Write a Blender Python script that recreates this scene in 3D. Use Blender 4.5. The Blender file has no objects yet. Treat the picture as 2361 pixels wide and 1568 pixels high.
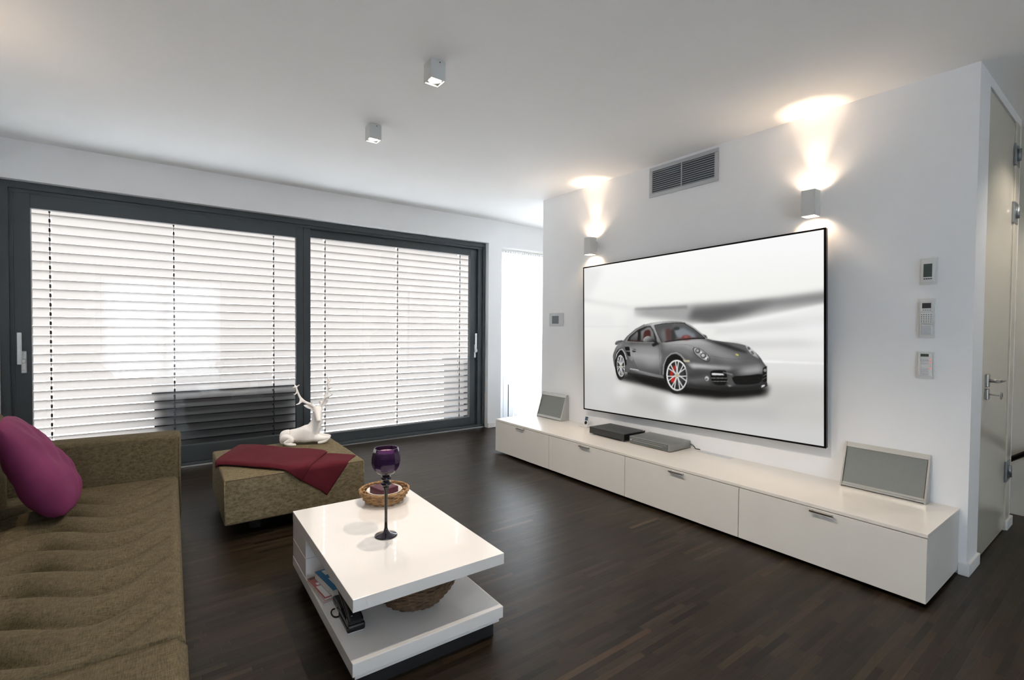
import bpy, bmesh, math, random
import numpy as np
from mathutils import Vector, Matrix, Euler
random.seed(7)
PI = math.pi
R = math.radians
SC = bpy.context.scene
COL = SC.collection

# ---------------------------------------------------------------- camera, world, exposure
cam = bpy.data.cameras.new('camera')
cam.sensor_width = 36.0
cam.lens = 1122.37 / 2361 * 36
cam.clip_start = 0.02
CAM = bpy.data.objects.new('camera', cam)
COL.objects.link(CAM)
CZ = 1.2404
pitch, yaw, roll = -0.022280, 0.638361, 0.0083805
fw = Vector((math.sin(yaw) * math.cos(pitch), math.cos(yaw) * math.cos(pitch), math.sin(pitch)))
rt = Vector((math.cos(yaw), -math.sin(yaw), 0))
up = rt.cross(fw)
r2 = rt * math.cos(roll) + up * math.sin(roll)
u2 = -rt * math.sin(roll) + up * math.cos(roll)
M = Matrix((r2, u2, -fw)).transposed().to_4x4()
M.translation = Vector((0, 0, CZ))
CAM.matrix_world = M
SC.camera = CAM

world = bpy.data.worlds.new('overcast_sky')
SC.world = world
world.use_nodes = True
wn = world.node_tree
wn.nodes['Background'].inputs['Color'].default_value = (0.84, 0.92, 1.0, 1)
wn.nodes['Background'].inputs['Strength'].default_value = 10.5
SC.view_settings.view_transform = 'Standard'
SC.view_settings.look = 'None'
SC.view_settings.exposure = 0.35
SC.view_settings.gamma = 1.0
SC.view_settings.use_curve_mapping = False
SC.cycles.use_denoising = True
SC.cycles.max_bounces = 10
SC.cycles.diffuse_bounces = 6
SC.cycles.transparent_max_bounces = 16
SC.cycles.sample_clamp_indirect = 0.0

# ---------------------------------------------------------------- helpers
MW = {}

def world_of(o):
    return MW.get(o.name, Matrix.Identity(4)) if o else Matrix.Identity(4)

def obj(name, bm, mat=None, parent=None, smooth=False, label=None, kind=None):
    """link a bmesh given in world coordinates as one mesh object under parent"""
    if parent is not None:
        bm.transform(world_of(parent).inverted())
    me = bpy.data.meshes.new(name)
    bm.to_mesh(me)
    bm.free()
    if smooth:
        for p in me.polygons:
            p.use_smooth = True
    if mat is not None:
        for m in (mat if isinstance(mat, (list, tuple)) else [mat]):
            me.materials.append(m)
    o = bpy.data.objects.new(name, me)
    COL.objects.link(o)
    if parent is not None:
        o.parent = parent
        MW[o.name] = world_of(parent).copy()
    if label:
        o['label'] = label
    if kind:
        o['kind'] = kind
    return o

def tag(o, label, cat, group=None):
    o['label'] = label
    o['category'] = cat
    if group:
        o['group'] = group
    return o

def thing(name, label, cat, loc=(0, 0, 0), rotz=0.0, group=None, rot=None):
    o = bpy.data.objects.new(name, None)
    o.empty_display_size = 0.05
    COL.objects.link(o)
    o.location = loc
    o.rotation_euler = rot if rot else (0, 0, rotz)
    MW[o.name] = Matrix.Translation(loc) @ Euler(o.rotation_euler).to_matrix().to_4x4()
    return tag(o, label, cat, group)

def struct_root(name, loc=(0, 0, 0)):
    o = bpy.data.objects.new(name, None)
    o.empty_display_size = 0.05
    COL.objects.link(o)
    o.location = loc
    MW[o.name] = Matrix.Translation(loc)
    o['kind'] = 'structure'
    return o

def dup(root, loc, rotz=None, label=None):
    def cp(o, parent):
        c = o.copy()
        COL.objects.link(c)
        c.parent = parent
        for ch in [x for x in bpy.data.objects if x.parent == o]:
            cp(ch, c)
        return c
    r = cp(root, None)
    r.location = loc
    if rotz is not None:
        r.rotation_euler = (0, 0, rotz)
    if label:
        r['label'] = label
    return r

def share(name, mesh, parent, loc):
    o = bpy.data.objects.new(name, mesh)
    COL.objects.link(o)
    o.parent = parent
    o.location = loc
    return o

def BM():
    return bmesh.new()

def add_box(bm, x0, x1, y0, y1, z0, z1, bev=0.0, seg=2, mi=0, mat=None):
    b = bmesh.new()
    bmesh.ops.create_cube(b, size=1.0)
    bmesh.ops.scale(b, vec=(x1 - x0, y1 - y0, z1 - z0), verts=b.verts)
    bmesh.ops.translate(b, vec=((x0 + x1) / 2, (y0 + y1) / 2, (z0 + z1) / 2), verts=b.verts)
    if bev > 0:
        bmesh.ops.bevel(b, geom=b.edges[:], offset=bev, segments=seg, profile=0.5, affect='EDGES')
    if mat is not None:
        b.transform(mat)
    merge(bm, b, mi)
    return bm

def merge(bm, b, mi=0):
    vm = {}
    for v in b.verts:
        vm[v] = bm.verts.new(v.co)
    for f in b.faces:
        try:
            nf = bm.faces.new([vm[v] for v in f.verts])
            nf.material_index = mi
            nf.smooth = f.smooth
        except ValueError:
            pass
    b.free()

def box(x0, x1, y0, y1, z0, z1, bev=0.0, seg=2, mat=None):
    return add_box(BM(), x0, x1, y0, y1, z0, z1, bev, seg, 0, mat)

def add_lathe(bm, prof, c, n=32, flat=False, cap=True, mi=0, facet=0.0):
    rings = []
    for (r, z) in prof:
        ring = []
        for k in range(n):
            a = 2 * PI * k / n
            rr = r * (1 + (facet * (1 if k % 2 else -1)))
            ring.append(bm.verts.new((c[0] + rr * math.cos(a), c[1] + rr * math.sin(a), c[2] + z)))
        rings.append(ring)
    for a, b in zip(rings[:-1], rings[1:]):
        for k in range(n):
            f = bm.faces.new((a[k], a[(k + 1) % n], b[(k + 1) % n], b[k]))
            f.smooth = not flat
            f.material_index = mi
    if cap:
        for ring, rev in ((rings[0], True), (rings[-1], False)):
            f = bm.faces.new(ring[::-1] if rev else ring)
            f.material_index = mi
    return bm

def add_tube(bm, pts, r, n=8, closed=False, mi=0):
    pts = [Vector(p) for p in pts]
    m = len(pts)
    rad = r if isinstance(r, (list, tuple)) else [r] * m
    rings = []
    ref = None
    for i in range(m):
        if closed:
            t = pts[(i + 1) % m] - pts[i - 1]
        else:
            t = pts[min(i + 1, m - 1)] - pts[max(i - 1, 0)]
        if t.length < 1e-9:
            t = Vector((0, 0, 1))
        t.normalize()
        if ref is None:
            ref = Vector((0, 0, 1)) if abs(t.z) < 0.9 else Vector((1, 0, 0))
        a = (ref - t * ref.dot(t))
        if a.length < 1e-6:
            a = t.orthogonal()
        a.normalize()
        ref = a
        b = t.cross(a)
        rings.append([bm.verts.new(pts[i] + (a * math.cos(2 * PI * k / n) + b * math.sin(2 * PI * k / n)) * rad[i]) for k in range(n)])
    pairs = list(zip(rings[:-1], rings[1:]))
    if closed:
        pairs.append((rings[-1], rings[0]))
    for a, b in pairs:
        for k in range(n):
            f = bm.faces.new((a[k], a[(k + 1) % n], b[(k + 1) % n], b[k]))
            f.smooth = True
            f.material_index = mi
    if not closed:
        bm.faces.new(rings[0][::-1]).material_index = mi
        bm.faces.new(rings[-1]).material_index = mi
    return bm

def add_prism(bm, pts, axis, a0, a1, mi=0):
    """extrude a polygon; axis 0/1/2 is the extrusion axis, pts give the other two coordinates in order"""
    def mk(p, a):
        v = list(p)
        v.insert(axis, a)
        return bm.verts.new(v)
    A = [mk(p, a0) for p in pts]
    B = [mk(p, a1) for p in pts]
    n = len(pts)
    fs = [bm.faces.new(A[::-1]), bm.faces.new(B)]
    for k in range(n):
        fs.append(bm.faces.new((A[k], A[(k + 1) % n], B[(k + 1) % n], B[k])))
    for f in fs:
        f.material_index = mi
    bmesh.ops.recalc_face_normals(bm, faces=fs)
    return bm

# ---------------------------------------------------------------- materials
def lin(c):
    c = c / 255.0
    return c / 12.92 if c <= 0.04045 else ((c + 0.055) / 1.055) ** 2.4

def mat(name, col, rough=0.5, metal=0.0, coat=0.0, var=0.04, vscale=8.0, bump=0.0, bscale=60.0, spec=0.5, emit=None, trans=0.0, ior=1.45, alpha=1.0, sheen=0.0):
    m = bpy.data.materials.new(name)
    m.use_nodes = True
    nt = m.node_tree
    b = nt.nodes['Principled BSDF']
    b.inputs['Roughness'].default_value = rough
    b.inputs['Metallic'].default_value = metal
    b.inputs['Coat Weight'].default_value = coat
    b.inputs['Coat Roughness'].default_value = 0.04
    b.inputs['Specular IOR Level'].default_value = spec
    b.inputs['Transmission Weight'].default_value = trans
    b.inputs['IOR'].default_value = ior
    b.inputs['Alpha'].default_value = alpha
    b.inputs['Sheen Weight'].default_value = sheen
    c = (*col, 1)
    if var > 0:
        tc = nt.nodes.new('ShaderNodeTexCoord')
        nz = nt.nodes.new('ShaderNodeTexNoise')
        nz.inputs['Scale'].default_value = vscale
        nz.inputs['Detail'].default_value = 4
        nt.links.new(tc.outputs['Object'], nz.inputs['Vector'])
        rp = nt.nodes.new('ShaderNodeValToRGB')
        rp.color_ramp.elements[0].position = 0.3
        rp.color_ramp.elements[1].position = 0.7
        rp.color_ramp.elements[0].color = (*[x * (1 - var) for x in col], 1)
        rp.color_ramp.elements[1].color = (*[min(1, x * (1 + var)) for x in col], 1)
        nt.links.new(nz.outputs['Fac'], rp.inputs['Fac'])
        nt.links.new(rp.outputs['Color'], b.inputs['Base Color'])
    else:
        b.inputs['Base Color'].default_value = c
    if bump > 0:
        tc = nt.nodes.new('ShaderNodeTexCoord')
        nz = nt.nodes.new('ShaderNodeTexNoise')
        nz.inputs['Scale'].default_value = bscale
        nz.inputs['Detail'].default_value = 3
        nt.links.new(tc.outputs['Object'], nz.inputs['Vector'])
        bp = nt.nodes.new('ShaderNodeBump')
        bp.inputs['Strength'].default_value = bump
        bp.inputs['Distance'].default_value = 0.002
        nt.links.new(nz.outputs['Fac'], bp.inputs['Height'])
        nt.links.new(bp.outputs['Normal'], b.inputs['Normal'])
    if emit:
        b.inputs['Emission Color'].default_value = (*emit[0], 1)
        b.inputs['Emission Strength'].default_value = emit[1]
    return m

def fabric(name, c0, c1, s=1.0, rough=0.9):
    m = bpy.data.materials.new(name)
    m.use_nodes = True
    nt = m.node_tree
    b = nt.nodes['Principled BSDF']
    b.inputs['Roughness'].default_value = rough
    b.inputs['Specular IOR Level'].default_value = 0.15
    tc = nt.nodes.new('ShaderNodeTexCoord')
    def strand(sc):
        mp = nt.nodes.new('ShaderNodeMapping')
        mp.inputs['Scale'].default_value = sc
        nz = nt.nodes.new('ShaderNodeTexNoise')
        nz.inputs['Scale'].default_value = 1.0
        nz.inputs['Detail'].default_value = 3
        nt.links.new(tc.outputs['Object'], mp.inputs['Vector'])
        nt.links.new(mp.outputs['Vector'], nz.inputs['Vector'])
        return nz.outputs['Fac']
    a = strand((300 * s, 22 * s, 48 * s))
    d = strand((22 * s, 300 * s, 48 * s))
    e = strand((16 * s, 16 * s, 280 * s))
    ad = nt.nodes.new('ShaderNodeMath'); ad.operation = 'ADD'
    nt.links.new(a, ad.inputs[0]); nt.links.new(d, ad.inputs[1])
    ad2 = nt.nodes.new('ShaderNodeMath'); ad2.operation = 'ADD'
    nt.links.new(ad.outputs[0], ad2.inputs[0]); he = nt.nodes.new('ShaderNodeMath'); he.operation = 'MULTIPLY'; he.inputs[1].default_value = 0.5
    nt.links.new(e, he.inputs[0]); nt.links.new(he.outputs[0], ad2.inputs[1])
    dv = nt.nodes.new('ShaderNodeMath'); dv.operation = 'MULTIPLY'; dv.inputs[1].default_value = 1 / 2.5
    nt.links.new(ad2.outputs[0], dv.inputs[0])
    rp = nt.nodes.new('ShaderNodeValToRGB')
    rp.color_ramp.elements[0].position = 0.35
    rp.color_ramp.elements[1].position = 0.66
    rp.color_ramp.elements[0].color = (*c0, 1)
    rp.color_ramp.elements[1].color = (*c1, 1)
    nt.links.new(dv.outputs[0], rp.inputs['Fac'])
    nt.links.new(rp.outputs['Color'], b.inputs['Base Color'])
    bp = nt.nodes.new('ShaderNodeBump')
    bp.inputs['Strength'].default_value = 0.35
    bp.inputs['Distance'].default_value = 0.002
    nt.links.new(dv.outputs[0], bp.inputs['Height'])
    nt.links.new(bp.outputs['Normal'], b.inputs['Normal'])
    return m

def thin_glass(name, tint=(1, 1, 1), ior=1.5):
    m = bpy.data.materials.new(name)
    m.use_nodes = True
    nt = m.node_tree
    nt.nodes.remove(nt.nodes['Principled BSDF'])
    out = nt.nodes['Material Output']
    tr = nt.nodes.new('ShaderNodeBsdfTransparent'); tr.inputs['Color'].default_value = (*tint, 1)
    gl = nt.nodes.new('ShaderNodeBsdfGlossy'); gl.inputs['Roughness'].default_value = 0.0
    fr = nt.nodes.new('ShaderNodeFresnel'); fr.inputs['IOR'].default_value = ior
    mx = nt.nodes.new('ShaderNodeMixShader')
    ge = nt.nodes.new('ShaderNodeNewGeometry')          # both surfaces reflect at the entry face, none at the exit
    iv = nt.nodes.new('ShaderNodeMath'); iv.operation = 'SUBTRACT'; iv.inputs[0].default_value = 1.0
    nt.links.new(ge.outputs['Backfacing'], iv.inputs[1])
    mu = nt.nodes.new('ShaderNodeMath'); mu.operation = 'MULTIPLY'; mu.use_clamp = True
    nt.links.new(fr.outputs['Fac'], mu.inputs[0]); nt.links.new(iv.outputs[0], mu.inputs[1])
    m2 = nt.nodes.new('ShaderNodeMath'); m2.operation = 'MULTIPLY'; m2.use_clamp = True; m2.inputs[1].default_value = 1.3
    nt.links.new(mu.outputs[0], m2.inputs[0])
    nt.links.new(m2.outputs[0], mx.inputs['Fac'])
    nt.links.new(tr.outputs[0], mx.inputs[1]); nt.links.new(gl.outputs[0], mx.inputs[2])
    nt.links.new(mx.outputs[0], out.inputs['Surface'])
    return m

def emitter(name, col, strength):
    m = bpy.data.materials.new(name)
    m.use_nodes = True
    nt = m.node_tree
    nt.nodes.remove(nt.nodes['Principled BSDF'])
    e = nt.nodes.new('ShaderNodeEmission')
    e.inputs['Color'].default_value = (*col, 1)
    e.inputs['Strength'].default_value = strength
    nt.links.new(e.outputs[0], nt.nodes['Material Output'].inputs['Surface'])
    return m

def translucent(name, col, rough=0.5, amount=0.4, tcol=None):
    m = bpy.data.materials.new(name)
    m.use_nodes = True
    nt = m.node_tree
    nt.nodes.remove(nt.nodes['Principled BSDF'])
    d = nt.nodes.new('ShaderNodeBsdfDiffuse'); d.inputs['Color'].default_value = (*col, 1)
    t = nt.nodes.new('ShaderNodeBsdfTranslucent'); t.inputs['Color'].default_value = (*(tcol or col), 1)
    mx = nt.nodes.new('ShaderNodeMixShader'); mx.inputs['Fac'].default_value = amount
    nt.links.new(d.outputs[0], mx.inputs[1]); nt.links.new(t.outputs[0], mx.inputs[2])
    nt.links.new(mx.outputs[0], nt.nodes['Material Output'].inputs['Surface'])
    return m

WALL = mat('white_wall_paint', (0.86, 0.86, 0.865), 0.7, var=0.012, vscale=3, bump=0.08, bscale=220)
CEIL = mat('white_ceiling_paint', (0.90, 0.895, 0.89), 0.8, var=0.012, vscale=2, bump=0.05, bscale=200)
HALLW = mat('cream_hall_paint', (0.70, 0.66, 0.58), 0.6, var=0.015, vscale=3)
SKIRT = mat('white_baseboard_lacquer', (0.82, 0.81, 0.80), 0.35)
FRAME = mat('anthracite_window_frame', (0.055, 0.066, 0.074), 0.42, var=0.05)
GLASS = thin_glass('window_glass')
STEEL = mat('brushed_steel', (0.55, 0.55, 0.54), 0.32, 1.0, var=0.05, vscale=40)
NICKEL = mat('satin_nickel', (0.45, 0.44, 0.42), 0.35, 1.0)
HINGE = mat('grey_hinge_metal', (0.30, 0.33, 0.35), 0.4, 0.8)
DOOR = mat('cream_gloss_door', (0.62, 0.585, 0.50), 0.18, coat=0.3, var=0.01)
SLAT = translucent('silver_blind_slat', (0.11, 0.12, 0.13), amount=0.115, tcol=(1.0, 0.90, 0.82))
TAPE = mat('black_blind_cord', (0.03, 0.03, 0.035), 0.8)
VANE = translucent('white_sheer_vane', (0.95, 0.965, 0.985), amount=0.85)
ALU = mat('silver_alu', (0.46, 0.47, 0.47), 0.38, 0.55, var=0.02)
LAMPB = mat('grey_lamp_body', (0.60, 0.61, 0.60), 0.45, 0.1, var=0.02)
CAB = mat('cream_cabinet_lacquer', (0.70, 0.67, 0.62), 0.35, var=0.01)
CABTOP = mat('cream_cabinet_top', (0.76, 0.72, 0.66), 0.28, coat=0.2, var=0.012)
DARK = mat('dark_recess', (0.012, 0.012, 0.013), 0.7)
TABLE = mat('white_gloss_lacquer', (0.82, 0.79, 0.76), 0.16, coat=0.6, var=0.008)
SOFA = fabric('olive_linen', (0.042, 0.034, 0.018), (0.165, 0.135, 0.082), 1.9)
OTTO = fabric('olive_linen_lamplit', (0.070, 0.056, 0.030), (0.275, 0.225, 0.138), 1.9)  # lighter copy of the sofa linen, lamplight on the ottoman put into the colour
PIPING = mat('dark_seam', (0.07, 0.055, 0.035), 0.9)
PILLOW = mat('purple_cotton', (0.165, 0.030, 0.088), 0.75, var=0.12, vscale=6, bump=0.2, bscale=300, spec=0.2)
THROW = mat('burgundy_cloth', (0.100, 0.014, 0.021), 0.85, var=0.10, vscale=10, bump=0.25, bscale=400, spec=0.15)
PORC = mat('white_plaster', (0.90, 0.87, 0.84), 0.55, var=0.02, vscale=30)
WICKER = mat('honey_wicker', (0.33, 0.19, 0.085), 0.65, var=0.45, vscale=45, bump=0.4, bscale=200)
WICKERD = mat('dark_wicker', (0.115, 0.068, 0.036), 0.7, var=0.45, vscale=40, bump=0.4, bscale=200)
CERAM = mat('cream_ceramic', (0.80, 0.75, 0.68), 0.25, var=0.01)
CANDLE = mat('burgundy_wax', (0.075, 0.012, 0.028), 0.5, var=0.06)
BLACKP = mat('black_plastic', (0.010, 0.011, 0.013), 0.25, var=0.0)
BLACKG = mat('black_gloss_metal', (0.012, 0.014, 0.015), 0.18, coat=0.3, var=0.0)
BLACKTOP = mat('black_satin_lid', (0.03, 0.03, 0.032), 0.38, var=0.05)
SILVERBOX = mat('silver_box_metal', (0.30, 0.31, 0.30), 0.36, 0.75, var=0.03)
SILVERFACE = mat('smoked_fascia', (0.10, 0.11, 0.105), 0.2, coat=0.3, var=0.0)
GRILLE = mat('grey_speaker_cloth', (0.23, 0.24, 0.23), 0.7, 0.2, var=0.05, vscale=200, bump=0.3, bscale=900)
SPKF = mat('champagne_speaker_frame', (0.50, 0.50, 0.475), 0.33, 0.75, var=0.02)
PLASTIC = mat('white_switch_plastic', (0.72, 0.72, 0.70), 0.4, var=0.0)
PLASTICG = mat('pale_grey_plastic', (0.58, 0.60, 0.62), 0.45, var=0.0)
LCD = mat('green_grey_display', (0.06, 0.085, 0.075), 0.2, var=0.0)
LCDB = mat('dark_display', (0.025, 0.025, 0.03), 0.15, var=0.0)
VENTM = mat('grey_vent_metal', (0.50, 0.51, 0.53), 0.45, 0.3, var=0.02)
VENTS = mat('grey_vent_slat', (0.33, 0.36, 0.39), 0.45, 0.3, var=0.02)
BULB = emitter('warm_bulb', (1.0, 0.92, 0.80), 25)
BULBS = emitter('warm_sconce_bulb', (1.0, 0.84, 0.62), 12)
LED = emitter('red_led', (1.0, 0.12, 0.08), 1.2)

# ================================================================ STRUCTURE
XT, YA, YB, H = 3.339, 3.964, 0.588, 2.60
XL, YW, YR, XH = -0.93, 5.06, -3.0, 4.75
ZF = 0.0

floor = obj('floor', box(XL - 0.1, XH + 0.1, YR - 0.1, YW + 0.37, -0.08, -0.004), mat('floor_bed', (0.02, 0.016, 0.013), 0.6))
floor['kind'] = 'structure'
# strip parquet: every strip is its own little slab, all strips together are one part of the floor
def parquet_material():
    m = bpy.data.materials.new('dark_strip_parquet')
    m.use_nodes = True
    nt = m.node_tree
    b = nt.nodes['Principled BSDF']
    at = nt.nodes.new('ShaderNodeAttribute'); at.attribute_name = 'tone'
    tc = nt.nodes.new('ShaderNodeTexCoord')
    mp = nt.nodes.new('ShaderNodeMapping'); mp.inputs['Scale'].default_value = (9, 160, 1)
    nz = nt.nodes.new('ShaderNodeTexNoise'); nz.inputs['Scale'].default_value = 1; nz.inputs['Detail'].default_value = 5
    nt.links.new(tc.outputs['Object'], mp.inputs['Vector']); nt.links.new(mp.outputs['Vector'], nz.inputs['Vector'])
    mr = nt.nodes.new('ShaderNodeMapRange'); mr.inputs['From Min'].default_value = 0.25; mr.inputs['From Max'].default_value = 0.75
    mr.inputs['To Min'].default_value = 0.65; mr.inputs['To Max'].default_value = 1.35
    nt.links.new(nz.outputs['Fac'], mr.inputs['Value'])
    mx = nt.nodes.new('ShaderNodeMix'); mx.data_type = 'RGBA'; mx.blend_type = 'MULTIPLY'; mx.inputs['Factor'].default_value = 1
    nt.links.new(at.outputs['Color'], mx.inputs['A']); nt.links.new(mr.outputs['Result'], mx.inputs['B'])
    nt.links.new(mx.outputs['Result'], b.inputs['Base Color'])
    n2 = nt.nodes.new('ShaderNodeTexNoise'); n2.inputs['Scale'].default_value = 2.5; n2.inputs['Detail'].default_value = 6
    nt.links.new(tc.outputs['Object'], n2.inputs['Vector'])
    m2 = nt.nodes.new('ShaderNodeMapRange'); m2.inputs['To Min'].default_value = 0.30; m2.inputs['To Max'].default_value = 0.42
    nt.links.new(n2.outputs['Fac'], m2.inputs['Value'])
    nt.links.new(m2.outputs['Result'], b.inputs['Roughness'])
    b.inputs['Specular IOR Level'].default_value = 0.22
    return m

def build_parquet():
    W_, L_ = 0.027, 0.30
    rng = np.random.default_rng(3)
    V, F, T = [], [], []
    y = YR
    row = 0
    while y < YW + 0.1:
        x = XL - rng.random() * L_
        while x < XH:
            l = L_ * (0.9 + 0.2 * rng.random())
            x0, x1 = max(x, XL), min(x + l, XH)
            if x1 - x0 > 0.01:
                g = 0.00012
                z = rng.normal(0, 0.00007)
                n = len(V)
                V += [(x0 + g, y + g, -0.004), (x1 - g, y + g, -0.004), (x1 - g, y + W_ - g, -0.004), (x0 + g, y + W_ - g, -0.004),
                      (x0 + g, y + g, z), (x1 - g, y + g, z), (x1 - g, y + W_ - g, z), (x0 + g, y + W_ - g, z)]
                F += [(n + 4, n + 5, n + 6, n + 7), (n, n + 1, n + 5, n + 4), (n + 1, n + 2, n + 6, n + 5), (n + 2, n + 3, n + 7, n + 6), (n + 3, n, n + 4, n + 7)]
                k = math.exp(rng.normal(0, 0.32))
                if rng.random() < 0.012:
                    k *= 1.9
                c = np.array((0.0175, 0.0118, 0.0068)) * k * (1 + rng.normal(0, 0.05, 3))
                T += [(*c, 1)] * 8
            x += l
        y += W_
        row += 1
    me = bpy.data.meshes.new('parquet_strip')
    me.from_pydata(V, [], F)
    a = me.color_attributes.new('tone', 'FLOAT_COLOR', 'POINT')
    a.data.foreach_set('color', np.array(T, dtype=np.float32).ravel())
    me.materials.append(parquet_material())
    o = bpy.data.objects.new('parquet_strip', me)
    COL.objects.link(o)
    o.parent = floor
    o['kind'] = 'stuff'
    o['label'] = 'dark brown narrow wood strips of the floor'
build_parquet()

def structure(name, bm, m, parent=None):
    o = obj(name, bm, m, parent)
    if parent is None:
        o['kind'] = 'structure'
    return o

structure('ceiling', box(XL - 0.1, XH + 0.1, YR - 0.1, YW + 0.4, H, H + 0.15), CEIL)
# window wall with two openings
WX0, WX1, WZ = -0.895, 3.385, 2.312
V2X0, V2X1 = 3.583, 4.62
bm = BM()
add_box(bm, XL, WX0, YW, YW + 0.35, 0, H)
add_box(bm, WX0, V2X0, YW, YW + 0.35, WZ, H)
add_box(bm, WX1, V2X0, YW, YW + 0.35, 0, WZ)
add_box(bm, V2X0, V2X1, YW, YW + 0.35, 2.285, H)
add_box(bm, V2X1, XH + 0.1, YW, YW + 0.35, 0, H)
structure('wall_window', bm, WALL)
# screen wall: a white block that ends in the hall door on its near side
DX0, DX1 = 3.57, 4.30
bm = BM()
add_box(bm, XT, 4.47, YB + 0.14, YA, 0, H)
add_box(bm, XT, DX0, YB, YB + 0.14, 0, H)
add_box(bm, 4.42, 4.47, YB, YB + 0.14, 0, H)
add_box(bm, DX0, 4.42, YB, YB + 0.14, 2.545, H)
structure('wall_right', bm, WALL)
structure('wall_hall', box(XH, XH + 0.12, YR - 0.1, YW + 0.4, 0, H), HALLW)
# rear wall with a wide opening (behind the camera)
def pierced_wall(name, axis, a0, a1, t0, t1, o0, o1, z0, z1):
    """wall slab with one window opening; axis 0: runs along x, axis 1: runs along y"""
    bm = BM()
    for (p, q, c, d) in ((a0, o0, 0, H), (o0, o1, 0, z0), (o0, o1, z1, H), (o1, a1, 0, H)):
        if axis == 0:
            add_box(bm, p, q, t0, t1, c, d)
        else:
            add_box(bm, t0, t1, p, q, c, d)
    structure(name, bm, WALL)

def side_window(name, axis, o0, o1, z0, z1, t, n):
    tm = (t - 0.03, t + 0.03)
    w = struct_root(name, ((o0 + o1) / 2, t, z0) if axis == 0 else (t, (o0 + o1) / 2, z0))
    def bx(bm, p, q, c, d, u=tm):
        if axis == 0:
            add_box(bm, p, q, u[0], u[1], c, d)
        else:
            add_box(bm, u[0], u[1], p, q, c, d)
        return bm
    bm = BM()
    bx(bm, o0, o1, z0, z0 + 0.06); bx(bm, o0, o1, z1 - 0.06, z1)
    step = (o1 - o0 - 0.06) / n
    for k in range(n + 1):
        bx(bm, o0 + k * step, o0 + k * step + 0.06, z0 + 0.06, z1 - 0.06)
    obj('window_frame', bm, FRAME, w)
    for k in range(n):
        obj('pane', bx(BM(), o0 + k * step + 0.06, o0 + (k + 1) * step, z0 + 0.06, z1 - 0.06, (t - 0.003, t + 0.003)), GLASS, w)
structure('wall_left', box(XL - 0.15, XL, YR - 0.1, YW + 0.4, 0, H), WALL)
pierced_wall('wall_rear', 0, XL, XH, YR - 0.2, YR, -0.85, 1.35, 0.0, 2.3)
side_window('window_3', 0, -0.85, 1.35, 0.0, 2.3, YR - 0.1, 2)
sc_ = thing('added_dimming_curtain', 'added white sheer curtain dimming the window behind the camera, out of view', 'curtain', (0.25, YR - 0.03, 0))  # unseen cloth added to cut the brightness of the rear window
bm = BM()
g_ = [[bm.verts.new((-0.84 + 2.18 * i / 110, YR - 0.035 + 0.014 * math.sin(i * 0.9), z)) for i in range(111)] for z in (0.02, 2.28)]
for i in range(110):
    bm.faces.new((g_[0][i], g_[0][i + 1], g_[1][i + 1], g_[1][i])).smooth = True
obj('cloth', bm, translucent('dense_sheer', (0.8, 0.83, 0.86), amount=0.5), sc_)

# baseboards
def baseboard(name, bm):
    structure(name, bm, SKIRT)
baseboard('baseboard_window', box(WX1, V2X0, YW - 0.014, YW, 0, 0.06, 0.003))
bm = BM()
add_box(bm, XT - 0.014, XT, YB - 0.014, YB + 0.03, 0, 0.06, 0.002)
add_box(bm, XT - 0.0139, DX0 - 0.003, YB - 0.0139, YB, 0, 0.06, 0.002)
baseboard('baseboard_right', bm)
baseboard('baseboard_hall', box(4.315, 4.484, YB - 0.014, YB, 0, 0.06, 0.002))
baseboard('baseboard_left', box(XL, XL + 0.014, YR, YW, 0, 0.06, 0.003))

# ---- big sliding window
w1 = struct_root('window_1', ((WX0 + WX1) / 2, 5.15, 0))
YF = 5.13
bm = BM()
# outer frame with a stepped profile
add_box(bm, WX0, WX1, YF, 5.33, 2.26, 2.312, 0.003)
add_box(bm, WX0 + 0.02, WX1, YF + 0.02, 5.33, 2.235, 2.262)
add_box(bm, WX0, WX0 + 0.052, YF, 5.33, 0, 2.27, 0.003)
add_box(bm, WX0 + 0.05, WX0 + 0.075, YF + 0.025, 5.33, 0, 2.24)
add_box(bm, WX1 - 0.034, WX1, YF, 5.33, 0, 2.27, 0.003)
add_box(bm, WX1 - 0.09, WX1 - 0.03, YF + 0.03, 5.33, 0, 2.24)
add_box(bm, WX0, WX1, YF, 5.33, 0, 0.035, 0.003)
obj('window_frame', bm, FRAME, w1)
obj('threshold_rail', box(WX0 + 0.02, WX1 - 0.02, YF - 0.012, YF + 0.006, 0, 0.012, 0.002), STEEL, w1)
# left sash (slides in front)
SY0, SY1 = 5.150, 5.205
bm = BM()
add_box(bm, -0.822, -0.728, SY0, SY1, 0.037, 2.236, 0.004)
add_box(bm, 1.158, 1.222, SY0, SY1, 0.037, 2.236, 0.004)
add_box(bm, -0.73, 1.16, SY0, SY1, 2.127, 2.236, 0.004)
add_box(bm, -0.73, 1.16, SY0, SY1, 0.037, 0.186, 0.004)
s1 = obj('sliding_sash', bm, FRAME, w1)
obj('pane', box(-0.735, 1.165, 5.174, 5.180, 0.18, 2.132), GLASS, s1)
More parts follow.
